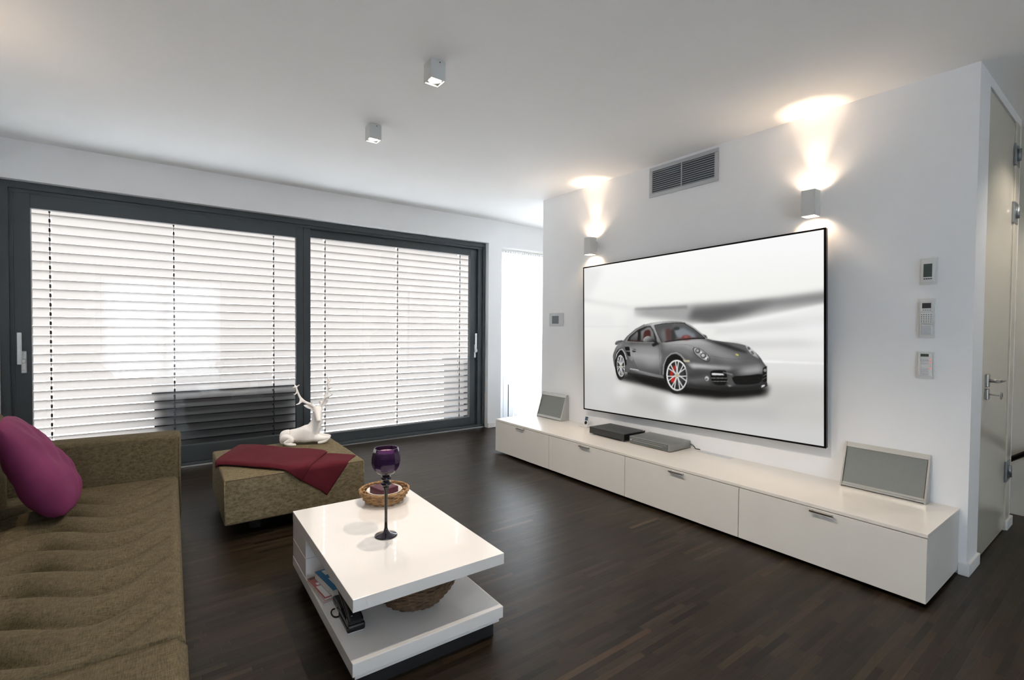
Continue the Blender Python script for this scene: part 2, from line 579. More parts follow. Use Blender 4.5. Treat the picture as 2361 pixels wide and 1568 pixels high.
# right sash (behind)
bm = BM()
add_box(bm, 1.226, 1.294, SY0 + 0.002, 5.262, 0.037, 2.236, 0.004)
add_box(bm, 3.208, 3.31, 5.20, 5.262, 0.037, 2.236, 0.004)
add_box(bm, 1.29, 3.21, 5.20, 5.262, 2.153, 2.236, 0.004)
add_box(bm, 1.29, 3.21, 5.20, 5.262, 0.037, 0.132, 0.004)
s2 = obj('fixed_sash', bm, FRAME, w1)
obj('pane', box(1.285, 3.215, 5.228, 5.234, 0.125, 2.16), GLASS, s2)
def lift_handle(x, y, m, parent):
    bm = BM()
    add_box(bm, x - 0.002, x + 0.030, y - 0.012, y, 0.875, 1.045, 0.006)
    add_box(bm, x + 0.002, x + 0.026, y - 0.048, y - 0.010, 0.955, 0.985, 0.004)
    add_box(bm, x - 0.016, x + 0.010, y - 0.060, y - 0.046, 0.945, 1.185, 0.004)
    add_lathe(bm, [(0.007, -0.001), (0.007, 0.002)], (x + 0.014, y - 0.012, 0.90), 10)
    return obj('handle', bm, m, parent, label='silver lift handle')
lift_handle(-0.785, SY0, STEEL, s1)
lift_handle(3.262, 5.20, STEEL, s2)

# ---- narrow floor window beside it
w2 = struct_root('window_2', ((V2X0 + V2X1) / 2, 5.3, 0))
bm = BM()
add_box(bm, V2X0, V2X0 + 0.05, 5.25, 5.32, 0, 2.285)
add_box(bm, V2X1 - 0.05, V2X1, 5.25, 5.32, 0, 2.285)
add_box(bm, V2X0 + 0.05, V2X1 - 0.05, 5.25, 5.32, 2.235, 2.285)
add_box(bm, V2X0 + 0.05, V2X1 - 0.05, 5.25, 5.32, 0, 0.05)
obj('window_frame', bm, SKIRT, w2)
obj('pane', box(V2X0 + 0.05, V2X1 - 0.05, 5.283, 5.289, 0.05, 2.235), GLASS, w2)

# ---- hall door
d1 = struct_root('door_1', (DX0, YB, 0))
obj('door_leaf', box(DX0 + 0.004, DX1 - 0.002, YB + 0.004, YB + 0.044, 0.008, 2.535, 0.003), DOOR, d1)
bm = BM()
add_box(bm, DX1 + 0.001, 4.42, YB - 0.004, YB + 0.06, 0, 2.545, 0.003)
obj('door_frame', bm, DOOR, d1)
for z in (2.345, 1.99, 0.375):
    bm = BM()
    add_box(bm, 4.270, 4.395, YB - 0.008, YB + 0.003, z - 0.065, z + 0.065, 0.002)
    add_lathe(bm, [(0.011, -0.036), (0.011, 0.036)], (4.325, YB - 0.014, z), 12)
    obj('hinge', bm, HINGE, d1)
bm = BM()
add_box(bm, 3.665, 3.715, YB - 0.010, YB + 0.004, 0.945, 1.015, 0.004)
add_tube(bm, [(3.69, YB - 0.008, 0.98), (3.69, YB - 0.045, 0.98)], 0.010, 12)
add_tube(bm, [(3.678, YB - 0.045, 0.98), (3.82, YB - 0.047, 0.978)], 0.0095, 12)
obj('handle', bm, NICKEL, d1)
bm = BM()
add_box(bm, 3.668, 3.712, YB - 0.010, YB + 0.004, 0.875, 0.935, 0.004)
lk = obj('lock_plate', bm, NICKEL, d1)
bm = BM()
add_tube(bm, [(3.69, YB - 0.008, 0.905), (3.69, YB - 0.050, 0.903)], 0.004, 8)
ring = [(3.69 + 0.022 + 0.020 * math.cos(t), YB - 0.056, 0.900 + 0.018 * math.sin(t)) for t in [2 * PI * k / 16 for k in range(16)]]
add_tube(bm, ring, 0.003, 6, True)
obj('key', bm, NICKEL, lk)
# hand rail on the hall wall
hr = thing('stair_handrail', 'slim dark handrail climbing along the hall wall beyond the door', 'handrail', (4.70, 0.55, 0.40))
obj('rail', add_tube(BM(), [(4.69, 0.75, 0.285), (4.69, -1.0, 1.63)], 0.017, 12), mat('dark_rail', (0.05, 0.047, 0.04), 0.4, 0.5), hr)
for t in (0.12, 0.6):
    y = 0.75 - 1.75 * t; z = 0.285 + 1.345 * t
    obj('bracket', add_tube(BM(), [(4.752, y, z - 0.05), (4.70, y, z - 0.05), (4.69, y, z)], 0.006, 8), NICKEL, hr)

# ================================================================ OUTSIDE
deck = structure('terrace_deck', box(-6, 10, 5.43, 7.4, -0.12, -0.02), mat('pale_paving', (0.80, 0.78, 0.75), 0.8, var=0.08))
ground = structure('street_ground', box(-40, 45, 7.4, 60, -3.2, -3.0), mat('street_grey', (0.45, 0.44, 0.42), 0.9, var=0.1, vscale=0.5))
rail = thing('terrace_railing', 'pale metal terrace railing with upright bars beyond the blinds', 'railing', (1.5, 7.2, -0.02))
RAILM = mat('pale_railing_paint', (0.52, 0.55, 0.60), 0.5, var=0.02)
obj('top_rail', box(-4, 8, 7.18, 7.23, 0.88, 0.92), RAILM, rail)
obj('bottom_rail', box(-4, 8, 7.19, 7.22, 0.04, 0.07), RAILM, rail)
bm = box(-0.012, 0.012, 7.19, 7.214, 0.07, 0.88)
b0 = obj('bar', bm, RAILM, rail)
x0 = -2.6
b0.location.x = x0 - 0.0
k = 1
while x0 + k * 0.16 < 6.2:
    c = b0.copy(); COL.objects.link(c); c.location.x = x0 + k * 0.16
    k += 1
bld = thing('house_opposite', 'peach rendered house across the street seen through the blinds', 'building', (1.5, 15, -3.0))
obj('facade', box(-18, 14, 14, 20, -3.0, 2.4), mat('peach_render', (0.86, 0.74, 0.62), 0.9, var=0.02, vscale=0.4), bld)
obj('roof', add_prism(BM(), [(13.6, 2.4), (20.4, 2.4), (17, 4.0)], 0, -18.4, 14.4), mat('grey_roof', (0.35, 0.33, 0.32), 0.8), bld)
for wx in (-9, -4.5, 6.0, 10.0):
    f_ = obj('window', box(wx, wx + 1.3, 13.94, 14.02, -0.9, 0.9), SKIRT, bld)
    obj('pane', box(wx + 0.1, wx + 1.2, 13.92, 13.95, -0.8, 0.8), mat('dim_glass', (0.25, 0.28, 0.32), 0.1), f_)
CHEST = mat('dark_resin', (0.012, 0.022, 0.030), 0.45, var=0.1)
ch = thing('storage_chest', 'dark storage chest on the terrace behind the left blind', 'chest', (0.64, 5.75, -0.02))
obj('body', box(0.02, 1.24, 5.437, 6.02, 0.0, 0.58, 0.005), CHEST, ch)
obj('lid', box(0.0, 1.26, 5.432, 6.04, 0.585, 0.66, 0.005), CHEST, ch)
for x in (0.08, 1.12):
    obj('foot', box(x, x + 0.06, 5.5, 5.98, -0.02, 0.0), CHEST, ch)
pl = thing('planter_box', 'dark tall planter box outside at the right window edge', 'planter', (3.9, 5.8, -0.02))
bm = BM()
add_box(bm, 3.27, 3.95, 5.45, 6.0, -0.02, 0.80, 0.01)
obj('body', bm, CHEST, pl)
obj('rim', box(3.25, 3.97, 5.44, 6.02, 0.80, 0.86, 0.008), CHEST, pl)
lb = thing('garden_bench', 'dark low garden bench outside the narrow window', 'bench', (4.3, 5.8, -0.02))
obj('seat', box(4.02, 5.2, 5.55, 6.0, 0.38, 0.46, 0.01), CHEST, lb)
for x in (4.05, 5.1):
    obj('leg', box(x, x + 0.07, 5.57, 5.98, -0.02, 0.38), CHEST, lb)

# ---- venetian blinds outside the panes
def slat_mesh(x0, x1, tapes):
    bm = BM()
    n = 8
    wd = 0.0765
    tilt = R(BLIND_TILT)
    prof = []
    for i in range(n + 1):
        t = i / n - 0.5
        y = t * wd
        z = 0.006 * (1 - 4 * t * t) - 0.003
        prof.append((y * math.cos(tilt) + z * math.sin(tilt), -y * math.sin(tilt) + z * math.cos(tilt)))
    xs = [x0] + sorted(v for t in tapes for v in (t - 0.008, t + 0.008)) + [x1]
    G = [[bm.verts.new((x, p[0], p[1])) for p in prof] for x in xs]
    for k in range(len(xs) - 1):
        for i in range(n):
            if k % 2 == 1 and i in (3, 4):
                continue          # the punched slot that the cord runs through
            bm.faces.new((G[k][i], G[k + 1][i], G[k + 1][i + 1], G[k][i + 1])).smooth = True
    me = bpy.data.meshes.new('slat')
    bm.to_mesh(me); bm.free()
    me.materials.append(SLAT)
    return me
BLIND_TILT = 65

def blind(name, x0, x1, tapes, zt, label):
    YBL = 5.385
    cx = (x0 + x1) / 2
    t = thing(name, label, 'blind', (cx, YBL, 0), 0, 'venetian blinds behind the sliding window')
    obj('head_rail', box(x0, x1, YBL - 0.035, YBL + 0.035, zt, zt + 0.06, 0.003), ALU, t)
    me = slat_mesh(x0 - cx, x1 - cx, [q - cx for q in tapes])
    z = zt - 0.03
    zs = []
    while z > 0.06:
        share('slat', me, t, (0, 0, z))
        zs.append(z)
        z -= 0.0745
    obj('bottom_rail', box(x0, x1, YBL - 0.03, YBL + 0.03, 0.012, 0.030, 0.003), ALU, t)
    for tx in tapes:
        bm = BM()
        for zz in zs:
            add_box(bm, tx - 0.006, tx + 0.006, YBL - 0.040, YBL - 0.037, zz - 0.034, zz - 0.004)
            add_box(bm, tx - 0.002, tx + 0.002, YBL - 0.040, YBL - 0.039, zz - 0.004, zz + 0.0405)
        obj('ladder_cord', bm, TAPE, t)
    return t
blind('venetian_blind', -0.80, 1.228, (-0.645, 0.170, 0.990), 2.20, 'white venetian blind behind the left sliding pane')
blind('venetian_blind', 1.262, 3.335, (1.489, 2.305, 3.139), 2.20, 'white venetian blind behind the right pane by the screen wall')

# ---- vertical vanes in the narrow window
vb = thing('vertical_blind', 'white sheer vertical blind in the narrow window behind the sideboard', 'blind', (4.1, 5.12, 0))
obj('head_rail', box(V2X0 + 0.004, V2X1 - 0.004, 5.10, 5.14, 2.248, 2.275, 0.002), PLASTIC, vb)
bm = BM()
x = V2X0 + 0.03
while x < V2X1 - 0.02:
    add_box(bm, x - 0.006, x + 0.006, 5.105, 5.135, 2.226, 2.249)
    x += 0.037
obj('carrier', bm, PLASTICG, vb, kind='stuff')
x = V2X0 + 0.045
k = 0
while x < V2X1 - 0.03:
    a = R(14)
    bm = BM()
    n = 4
    Mx = Matrix.Translation((x, 5.12, 0)) @ Matrix.Rotation(a, 4, 'Z')
    bm.faces.new([bm.verts.new(Mx @ Vector(q)) for q in ((-0.0445, 0, 0.02), (0.0445, 0, 0.02), (0.0445, 0, 2.225), (-0.0445, 0, 2.225))])
    obj('vane', bm, VANE, vb)
    x += 0.076 if k != 1 else 0.086
    k += 1

# ================================================================ CEILING AND WALL LIGHTS
def ceiling_lamp(x, y, label, k=1.0):
    t = thing('ceiling_spotlight', label, 'lamp', (x, y, H), 0, 'cube ceiling spotlights')
    s, h = 0.041, 0.098
    bm = BM()
    th = 0.004
    add_box(bm, x - s, x + s, y - s, y - s + th, H - h, H - 0.004)
    add_box(bm, x - s, x + s, y + s - th, y + s, H - h, H - 0.004)
    add_box(bm, x - s, x - s + th, y - s + th, y + s - th, H - h, H - 0.004)
    add_box(bm, x + s - th, x + s, y - s + th, y + s - th, H - h, H - 0.004)
    add_box(bm, x - s + th, x + s - th, y - s + th, y + s - th, H - 0.02, H - 0.004)
    obj('housing', bm, LAMPB, t)
    obj('mounting_plate', box(x - s + 0.003, x + s - 0.003, y - s + 0.003, y + s - 0.003, H - 0.005, H), LAMPB, t)
    obj('screw', add_tube(BM(), [(x + 0.008, y - s + 0.002, H - 0.012), (x + 0.008, y - s - 0.002, H - 0.012)], 0.003, 8), DARK, t)
    bm = BM()
    add_lathe(bm, [(0.020, H - 0.03), (0.034, H - h + 0.010), (0.036, H - h + 0.008), (0.030, H - h + 0.016)], (x, y, 0), 24, cap=False)
    obj('reflector', bm, STEEL, t)
    bm = BM()
    add_lathe(bm, [(0.004, H - h + 0.006), (0.026, H - h + 0.010), (0.028, H - h + 0.018)], (x, y, 0), 24)
    obj('bulb', bm, BULB, t)
    l = bpy.data.lights.new('spot', 'SPOT')
    l.energy = LAMP_W * k
    l.spot_size = R(125); l.spot_blend = 0.55
    l.color = (1.0, 0.89, 0.76)
    l.shadow_soft_size = 0.013
    lo = bpy.data.objects.new('lamp_light', l)
    COL.objects.link(lo)
    lo.parent = t
    lo.location = (0, 0, -h - 0.002)
    return t
LAMP_W = 62.0
ceiling_lamp(1.177, 2.27, 'grey cube ceiling spotlight nearer the camera, larger of the two')
ceiling_lamp(1.212, 3.22, 'grey cube ceiling spotlight nearer the sliding window, smaller of the two', 0.4)
ceiling_lamp(1.158, 1.26, 'grey cube ceiling spotlight above the near end of the coffee table, out of view')

ceiling_lamp(4.10, 0.15, 'added grey cube spotlight brightening the hall door, out of view', 0.35)  # extra lamp added out of view to throw light on the hall door

def sconce(x, y, z0, z1, sgn, label):
    """box wall lamp; sgn +1: mounted on a wall at larger x"""
    t = thing('wall_sconce', label, 'lamp', (x, y, (z0 + z1) / 2), 0, 'box wall sconces')
    xb = x - sgn * 0.028   # back of the box
    xf = xb - sgn * 0.078
    a, b = min(xb, xf), max(xb, xf)
    s = 0.039
    th = 0.003
    bm = BM()
    add_box(bm, a, b, y - s, y - s + th, z0, z1)
    add_box(bm, a, b, y + s - th, y + s, z0, z1)
    add_box(bm, a, a + th, y - s + th, y + s - th, z0, z1)
    add_box(bm, b - th, b, y - s + th, y + s - th, z0, z1)
    zm = (z0 + z1) / 2
    add_box(bm, a + th, b - th, y - s + th, y + s - th, zm - 0.02, zm + 0.02)
    obj('housing', bm, LAMPB, t)
    obj('bracket', box(min(x, xb), max(x, xb), y - 0.027, y + 0.027, zm - 0.045, zm + 0.045, 0.002), LAMPB, t)
    cx = (a + b) / 2
    for up_ in (1, -1):
        zb = zm + up_ * 0.021
        bm = BM()
        add_lathe(bm, [(0.03, zb), (0.033, zb + up_ * 0.016), (0.008, zb + up_ * 0.022)], (cx, y, 0), 20)
        bmesh.ops.recalc_face_normals(bm, faces=bm.faces[:])
        obj('bulb', bm, BULBS, t)
        ze = (z1 if up_ > 0 else z0)
        for size, blend, w, deep in ((50, 0.95, SCONCE_N, 0.018), (150, 0.2, SCONCE_W, 0.030)):
            l = bpy.data.lights.new('spot', 'SPOT')
            l.energy = w
            l.spot_size = R(size); l.spot_blend = blend
            l.color = (1.0, 0.74, 0.51)
            l.shadow_soft_size = 0.012
            lo = bpy.data.objects.new('sconce_light', l)
            COL.objects.link(lo)
            lo.parent = t
            lo.location = (cx - x, 0, ze - zm - up_ * deep)
            lo.rotation_euler = (0, 0, 0) if up_ < 0 else (PI, 0, 0)
    return t
SCONCE_N, SCONCE_W = 16.0, 3.0
sconce(XT, 1.332, 1.950, 2.108, 1, 'grey box wall sconce above the right top corner of the screen')
sconce(XT, 3.208, 1.935, 2.092, 1, 'grey box wall sconce above the left top corner of the screen')
sconce(XL, 3.08, 1.945, 2.103, -1, 'grey box wall sconce above the sofa, out of view')

# ================================================================ VENT
vt = thing('air_vent', 'grey louvred air vent high on the screen wall under the ceiling', 'vent', (XT, 2.288, 2.458))
y0, y1, z0, z1 = 1.982, 2.594, 2.337, 2.578
b = 0.030
bm = BM()
add_box(bm, XT - 0.012, XT, y0, y1, z0, z0 + b, 0.003)
add_box(bm, XT - 0.012, XT, y0, y1, z1 - b, z1, 0.003)
add_box(bm, XT - 0.012, XT, y0, y0 + b, z0 + b, z1 - b, 0.003)
add_box(bm, XT - 0.012, XT, y1 - b, y1, z0 + b, z1 - b, 0.003)
obj('frame', bm, VENTM, vt)
obj('backing', box(XT - 0.003, XT - 0.0005, y0 + b, y1 - b, z0 + b, z1 - b), DARK, vt)
obj('mullion', box(XT - 0.013, XT - 0.003, 2.284, 2.292, z0 + b, z1 - b), VENTM, vt)
nsl = 11
pz = (z1 - z0 - 2 * b) / nsl
for (ya, yb) in ((y0 + b, 2.284), (2.292, y1 - b)):
    for k in range(nsl):
        zc = z0 + b + pz * (k + 0.45)
        bm = BM()
        pts = [(XT - 0.012, zc - pz * 0.40), (XT - 0.010, zc - pz * 0.44), (XT - 0.0035, zc + pz * 0.26), (XT - 0.0055, zc + pz * 0.30)]
        add_prism(bm, pts, 1, ya, yb)
        obj('slat', bm, VENTS, vt)

# ================================================================ WALL PANELS
def plate(name, label, cat, y0, y1, z0, z1):
    t = thing(name, label, cat, (XT, (y0 + y1) / 2, (z0 + z1) / 2))
    obj('surround', box(XT - 0.009, XT, y0, y1, z0, z1, 0.002), PLASTIC, t)
    return t
XF = XT - 0.009
t = plate('wall_thermostat', 'white wall thermostat with tall grey-green display, topmost of three panels', 'thermostat', 0.733, 0.807, 1.497, 1.638)
b_ = obj('body', box(XF - 0.012, XF, 0.741, 0.797, 1.509, 1.626, 0.003), PLASTIC, t)
obj('display', box(XF - 0.0132, XF - 0.0118, 0.751, 0.787, 1.536, 1.606), LCD, b_)
for k in range(4):
    obj('button', box(XF - 0.0140, XF - 0.0115, 0.751 + k * 0.0092, 0.7582 + k * 0.0092, 1.524, 1.529), DARK, b_)
t = plate('wall_intercom', 'white wall intercom with small dark screen, speaker holes and button, middle of three panels', 'intercom', 0.736, 0.807, 1.211, 1.423)
b1 = obj('screen_module', box(XF - 0.010, XF, 0.744, 0.797, 1.352, 1.410, 0.002), PLASTIC, t)
obj('display', box(XF - 0.0112, XF - 0.0098, 0.752, 0.789, 1.370, 1.398), LCDB, b1)
for k in range(4):
    obj('button', box(XF - 0.0115, XF - 0.0098, 0.753 + k * 0.009, 0.758 + k * 0.009, 1.359, 1.362), DARK, b1)
b2 = obj('speaker_module', box(XF - 0.010, XF, 0.744, 0.797, 1.290, 1.347, 0.002), PLASTIC, t)
bm = BM()
for i in range(5):
    for j in range(5):
        add_box(bm, XF - 0.0106, XF - 0.0096, 0.750 + i * 0.0098 - 0.0018 + 0.001, 0.750 + i * 0.0098 + 0.0028, 1.298 + j * 0.0096 - 0.0018, 1.298 + j * 0.0096 + 0.0018)
obj('speaker_hole', bm, DARK, b2, kind='stuff')
b3 = obj('button_module', box(XF - 0.010, XF, 0.744, 0.797, 1.226, 1.284, 0.002), PLASTIC, t)
obj('button', box(XF - 0.0125, XF - 0.0095, 0.751, 0.790, 1.232, 1.278, 0.003), PLASTICG, b3)
t = plate('wall_keypad', 'white wall keypad with green display and small red lights, lowest of three panels', 'keypad', 0.734, 0.810, 0.996, 1.138)
obj('body', box(XF - 0.010, XF, 0.742, 0.801, 1.006, 1.130, 0.003), PLASTIC, t)
obj('display', box(XF - 0.0112, XF - 0.0098, 0.756, 0.790, 1.112, 1.127), LCD, t)
for i in range(2):
    obj('button', box(XF - 0.0120, XF - 0.0098, 0.756, 0.789, 1.088 - i * 0.017, 1.101 - i * 0.017, 0.001), PLASTICG, t)
for i in range(3):
    obj('button', box(XF - 0.0120, XF - 0.0098, 0.756, 0.789, 1.044 - i * 0.0155, 1.056 - i * 0.0155, 0.001), PLASTICG, t)
for (yy, zz, on) in ((0.750, 1.098, 1), (0.750, 1.082, 1), (0.750, 1.051, 1), (0.750, 1.036, 0), (0.750, 1.020, 0), (0.795, 1.098, 0), (0.795, 1.082, 0), (0.795, 1.051, 0), (0.795, 1.036, 0)):
    obj('indicator', box(XF - 0.0115, XF - 0.0098, yy - 0.0022, yy + 0.0022, zz - 0.0022, zz + 0.0022), LED if on else SKIRT, t)
t = thing('wall_control', 'square grey wall control with grey display beside the narrow window', 'switch', (XT, 3.737, 1.341))
obj('surround', box(XT - 0.010, XT, 3.633, 3.843, 1.274, 1.408, 0.003), PLASTICG, t)
obj('display', box(XT - 0.0115, XT - 0.0095, 3.695, 3.795, 1.300, 1.380, 0.001), mat('slate_display', (0.12, 0.14, 0.155), 0.3, var=0), t)

# ================================================================ SIDEBOARD
CX0, CX1, CY0, CY1 = 2.779, XT - 0.002, 0.618, 4.012
CT = 0.338
sb = thing('sideboard', 'long low cream lacquered sideboard with four flap fronts under the screen', 'sideboard', ((CX0 + CX1) / 2, 2.3, 0))
obj('top_panel', box(CX0, CX1, CY0, CY1, CT - 0.018, CT, 0.0015), CABTOP, sb)
bm = BM()
add_box(bm, CX0 + 0.02, CX1, CY0 + 0.002, CY0 + 0.018, 0.022, CT - 0.018)
add_box(bm, CX0 + 0.02, CX1, CY1 - 0.018, CY1 - 0.002, 0.022, CT - 0.018)
add_box(bm, CX0 + 0.02, CX1, CY0 + 0.018, CY1 - 0.018, 0.022, 0.038)
add_box(bm, CX1 - 0.012, CX1, CY0 + 0.018, CY1 - 0.018, 0.038, CT - 0.018)
obj('body', bm, CAB, sb)
obj('shadow_gap', box(CX0 + 0.021, CX0 + 0.03, CY0 + 0.018, CY1 - 0.018, 0.038, CT - 0.0181), DARK, sb)
obj('plinth', box(CX0 + 0.10, CX1 - 0.02, CY0 + 0.08, CY1 - 0.08, 0, 0.022), DARK, sb)
cuts = [CY0, 1.488, 2.347, 3.193, CY1]
hand = [1.044, 1.908, 2.754, 3.594]
for k in range(4):
    a, b_ = cuts[k], cuts[k + 1]
    fr = obj('flap_front', box(CX0, CX0 + 0.019, a + 0.002, b_ - 0.002, 0.022, CT - 0.022, 0.001), CAB, sb)
    hy = hand[k]
    bm = BM()
    add_box(bm, CX0 - 0.022, CX0 - 0.014, hy - 0.055, hy + 0.055, 0.300, 0.310, 0.001)
    add_box(bm, CX0 - 0.016, CX0 + 0.001, hy - 0.050, hy - 0.042, 0.301, 0.309)
    add_box(bm, CX0 - 0.016, CX0 + 0.001, hy + 0.042, hy + 0.050, 0.301, 0.309)
    obj('handle', bm, NICKEL, fr, label='slim metal bar handle')
obj('cable_slot', box(CX1 - 0.07, CX1 - 0.01, 1.82, 2.08, CT - 0.001, CT + 0.0003, 0), PLASTICG, sb)

# ---- speakers
def speaker(y0, y1, xb, h, depth, label):
    t = thing('speaker', label, 'speaker', (xb, (y0 + y1) / 2, CT), 0, 'leaning flat speakers on the sideboard')
    lean = 0.078
    # profile in (x, z): front bottom, front top, back top, back bottom
    def prof(g):
        return [(xb + g, CT + 0.001 + g), (xb + lean + g * 0.2, CT + h - g), (xb + depth - 0.004, CT + h - g - 0.002), (xb + depth, CT + 0.001 + g)]
    for (a, b_) in ((y0, y0 + 0.008), (y1 - 0.008, y1)):
        obj('side_cheek', add_prism(BM(), prof(0.0), 1, a, b_), SPKF, t)
    obj('cabinet', add_prism(BM(), [(p[0] + 0.012, p[1]) if i < 2 else p for i, p in enumerate(prof(0.004))], 1, y0 + 0.008, y1 - 0.008), SPKF, t)
    # along the leaning front
    d = Vector((lean, 0, h)).normalized()
    nrm = Vector((-d.z, 0, d.x))
    def strip(s0, s1, off, th, name, m, e=0.008):
        P = Vector((xb, 0, CT + 0.001))
        L = math.hypot(lean, h)
        a = P + d * (s0 * L) - nrm * (off)
        b_ = P + d * (s1 * L) - nrm * (off)
        q = [(a.x, a.z), (b_.x, b_.z), (b_.x - nrm.x * th, b_.z - nrm.z * th), (a.x - nrm.x * th, a.z - nrm.z * th)]
        return obj(name, add_prism(BM(), q, 1, y0 + e, y1 - e), m, t)
    strip(0.095, 0.905, 0.006, 0.010, 'grille', GRILLE, 0.0115)
    strip(0.89, 0.995, 0.0015, 0.016, 'top_bar', SPKF, 0.0085)
    strip(0.024, 0.06, 0.0015, 0.014, 'bottom_bar', SPKF, 0.0085)
    strip(0.065, 0.11, 0.003, 0.012, 'bottom_bar', SPKF, 0.0085)
    return t
speaker(0.737, 1.132, 3.250, 0.252, 0.084, 'wide silver leaning speaker with grey grille at the near end of the sideboard')
speaker(3.535, 3.902, 3.222, 0.252, 0.112, 'silver leaning speaker with grey grille at the far end of the sideboard')

# ---- small music player in its dock
t = thing('music_dock', 'tiny music player standing in a white dock beside the black box', 'music player', (3.27, 3.20, CT))
dk = obj('dock', box(3.215, 3.315, 3.165, 3.275, CT, CT + 0.012, 0.005), PLASTIC, t)
Mx = Matrix.Translation((3.27, 3.235, CT + 0.010)) @ Matrix.Rotation(R(14), 4, 'Y')
pb = obj('player', box(-0.005, 0.005, -0.021, 0.021, 0, 0.082, 0.003, mat=Mx), PLASTIC, t)
obj('display', box(-0.0058, -0.0048, -0.017, 0.017, 0.042, 0.078, mat=Mx), mat('blue_display', (0.05, 0.09, 0.16), 0.2, var=0), pb)
bm = add_lathe(BM(), [(0.016, 0), (0.016, 0.0009), (0.006, 0.0009)], (0, 0, 0), 20)
bm.transform(Mx @ Matrix.Translation((-0.0049, 0, 0.021)) @ Matrix.Rotation(-PI / 2, 4, 'Y'))
obj('click_wheel', bm, DARK, pb)

# ---- boxes
t = thing('media_box', 'flat glossy black media box on the sideboard below the screen', 'media player', (3.18, 2.79, CT))
X0, X1, Y0, Y1 = 3.050, 3.315, 2.588, 2.972
obj('body', box(X0, X1, Y0, Y1, CT + 0.010, CT + 0.060, 0.002), BLACKG, t)
obj('lid', box(X0 - 0.001, X1 + 0.001, Y0 - 0.001, Y1 + 0.001, CT + 0.060, CT + 0.064, 0.001), BLACKTOP, t)
for x in (X0 + 0.02, X1 - 0.04):
    for y in (Y0 + 0.02, Y1 - 0.045):
        obj('foot', box(x, x + 0.022, y, y + 0.022, CT, CT + 0.0102, 0.002), NICKEL, t)
t = thing('disc_player', 'flat silver disc player with smoked front beside the black media box', 'disc player', (3.2, 2.36, CT))
X0, X1, Y0, Y1 = 3.070, 3.330, 2.170, 2.552
obj('body', box(X0, X1, Y0, Y1, CT + 0.005, CT + 0.058, 0.003), SILVERBOX, t)
obj('fascia', box(X0 - 0.003, X0 + 0.001, Y0 + 0.020, Y1 - 0.006, CT + 0.010, CT + 0.053, 0.001), SILVERFACE, t)
obj('disc_tray', box(X0 - 0.005, X0 - 0.002, Y0 + 0.060, Y1 - 0.045, CT + 0.028, CT + 0.031), STEEL, t)
obj('trim_strip', box(X0 - 0.005, X0 - 0.002, Y0 + 0.03, Y1 - 0.02, CT + 0.042, CT + 0.0435), STEEL, t)
bm = add_lathe(BM(), [(0.007, 0), (0.006, 0.003)], (0, 0, 0), 16)
bm.transform(Matrix.Translation((X0 - 0.002, Y1 - 0.022, CT + 0.032)) @ Matrix.Rotation(-PI / 2, 4, 'Y'))
obj('button', bm, STEEL, t)
for y in (Y0 + 0.02, Y1 - 0.04):
    obj('foot', box(X0 + 0.02, X1 - 0.02, y, y + 0.02, CT, CT + 0.0052), BLACKP, t)
obj('cable', add_tube(BM(), [(3.325, 2.169, CT + 0.03), (3.325, 2.150, CT + 0.028), (3.328, 2.135, CT + 0.015), (3.330, 2.13, CT + 0.004), (3.33, 2.12, CT + 0.0032), (3.332, 2.09, CT + 0.0032)], 0.003, 8), BLACKP, t)

# ================================================================ SCREEN
def homography(src, dst):
    A, B = [], []
    for (x, y), (u, v) in zip(src, dst):
        A += [[x, y, 1, 0, 0, 0, -u * x, -u * y], [0, 0, 0, x, y, 1, -v * x, -v * y]]
        B += [u, v]
    return np.append(np.linalg.solve(np.array(A, float), np.array(B, float)), 1).reshape(3, 3)

GW, GH = 560, 366
SSX = 2
CWI, CHI = GW * SSX, GH * SSX
HM = homography([(1349, 619.5), (1905.5, 527.5), (1905.5, 1031), (1349, 941)], [(0, 0), (CWI, 0), (CWI, CHI), (0, CHI)])
canvas = np.zeros((CHI, CWI, 3), np.float32)

def warp(P):
    P = np.asarray(P, float)
    q = np.c_[P, np.ones(len(P))] @ HM.T
    return q[:, :2] / q[:, 2:]

def gauss(a, s):
    if s <= 0:
        return a
    r = int(3 * s) + 1
    k = np.exp(-0.5 * (np.arange(-r, r + 1) / s) ** 2)
    k /= k.sum()
    a = np.pad(a, r, mode='edge')
    a = np.apply_along_axis(lambda m: np.convolve(m, k, 'valid'), 0, a)
    a = np.apply_along_axis(lambda m: np.convolve(m, k, 'valid'), 1, a)
    return a

def tocol(c):
    if isinstance(c, (int, float)):
        c = (c, c, c)
    return np.array(c, np.float32)

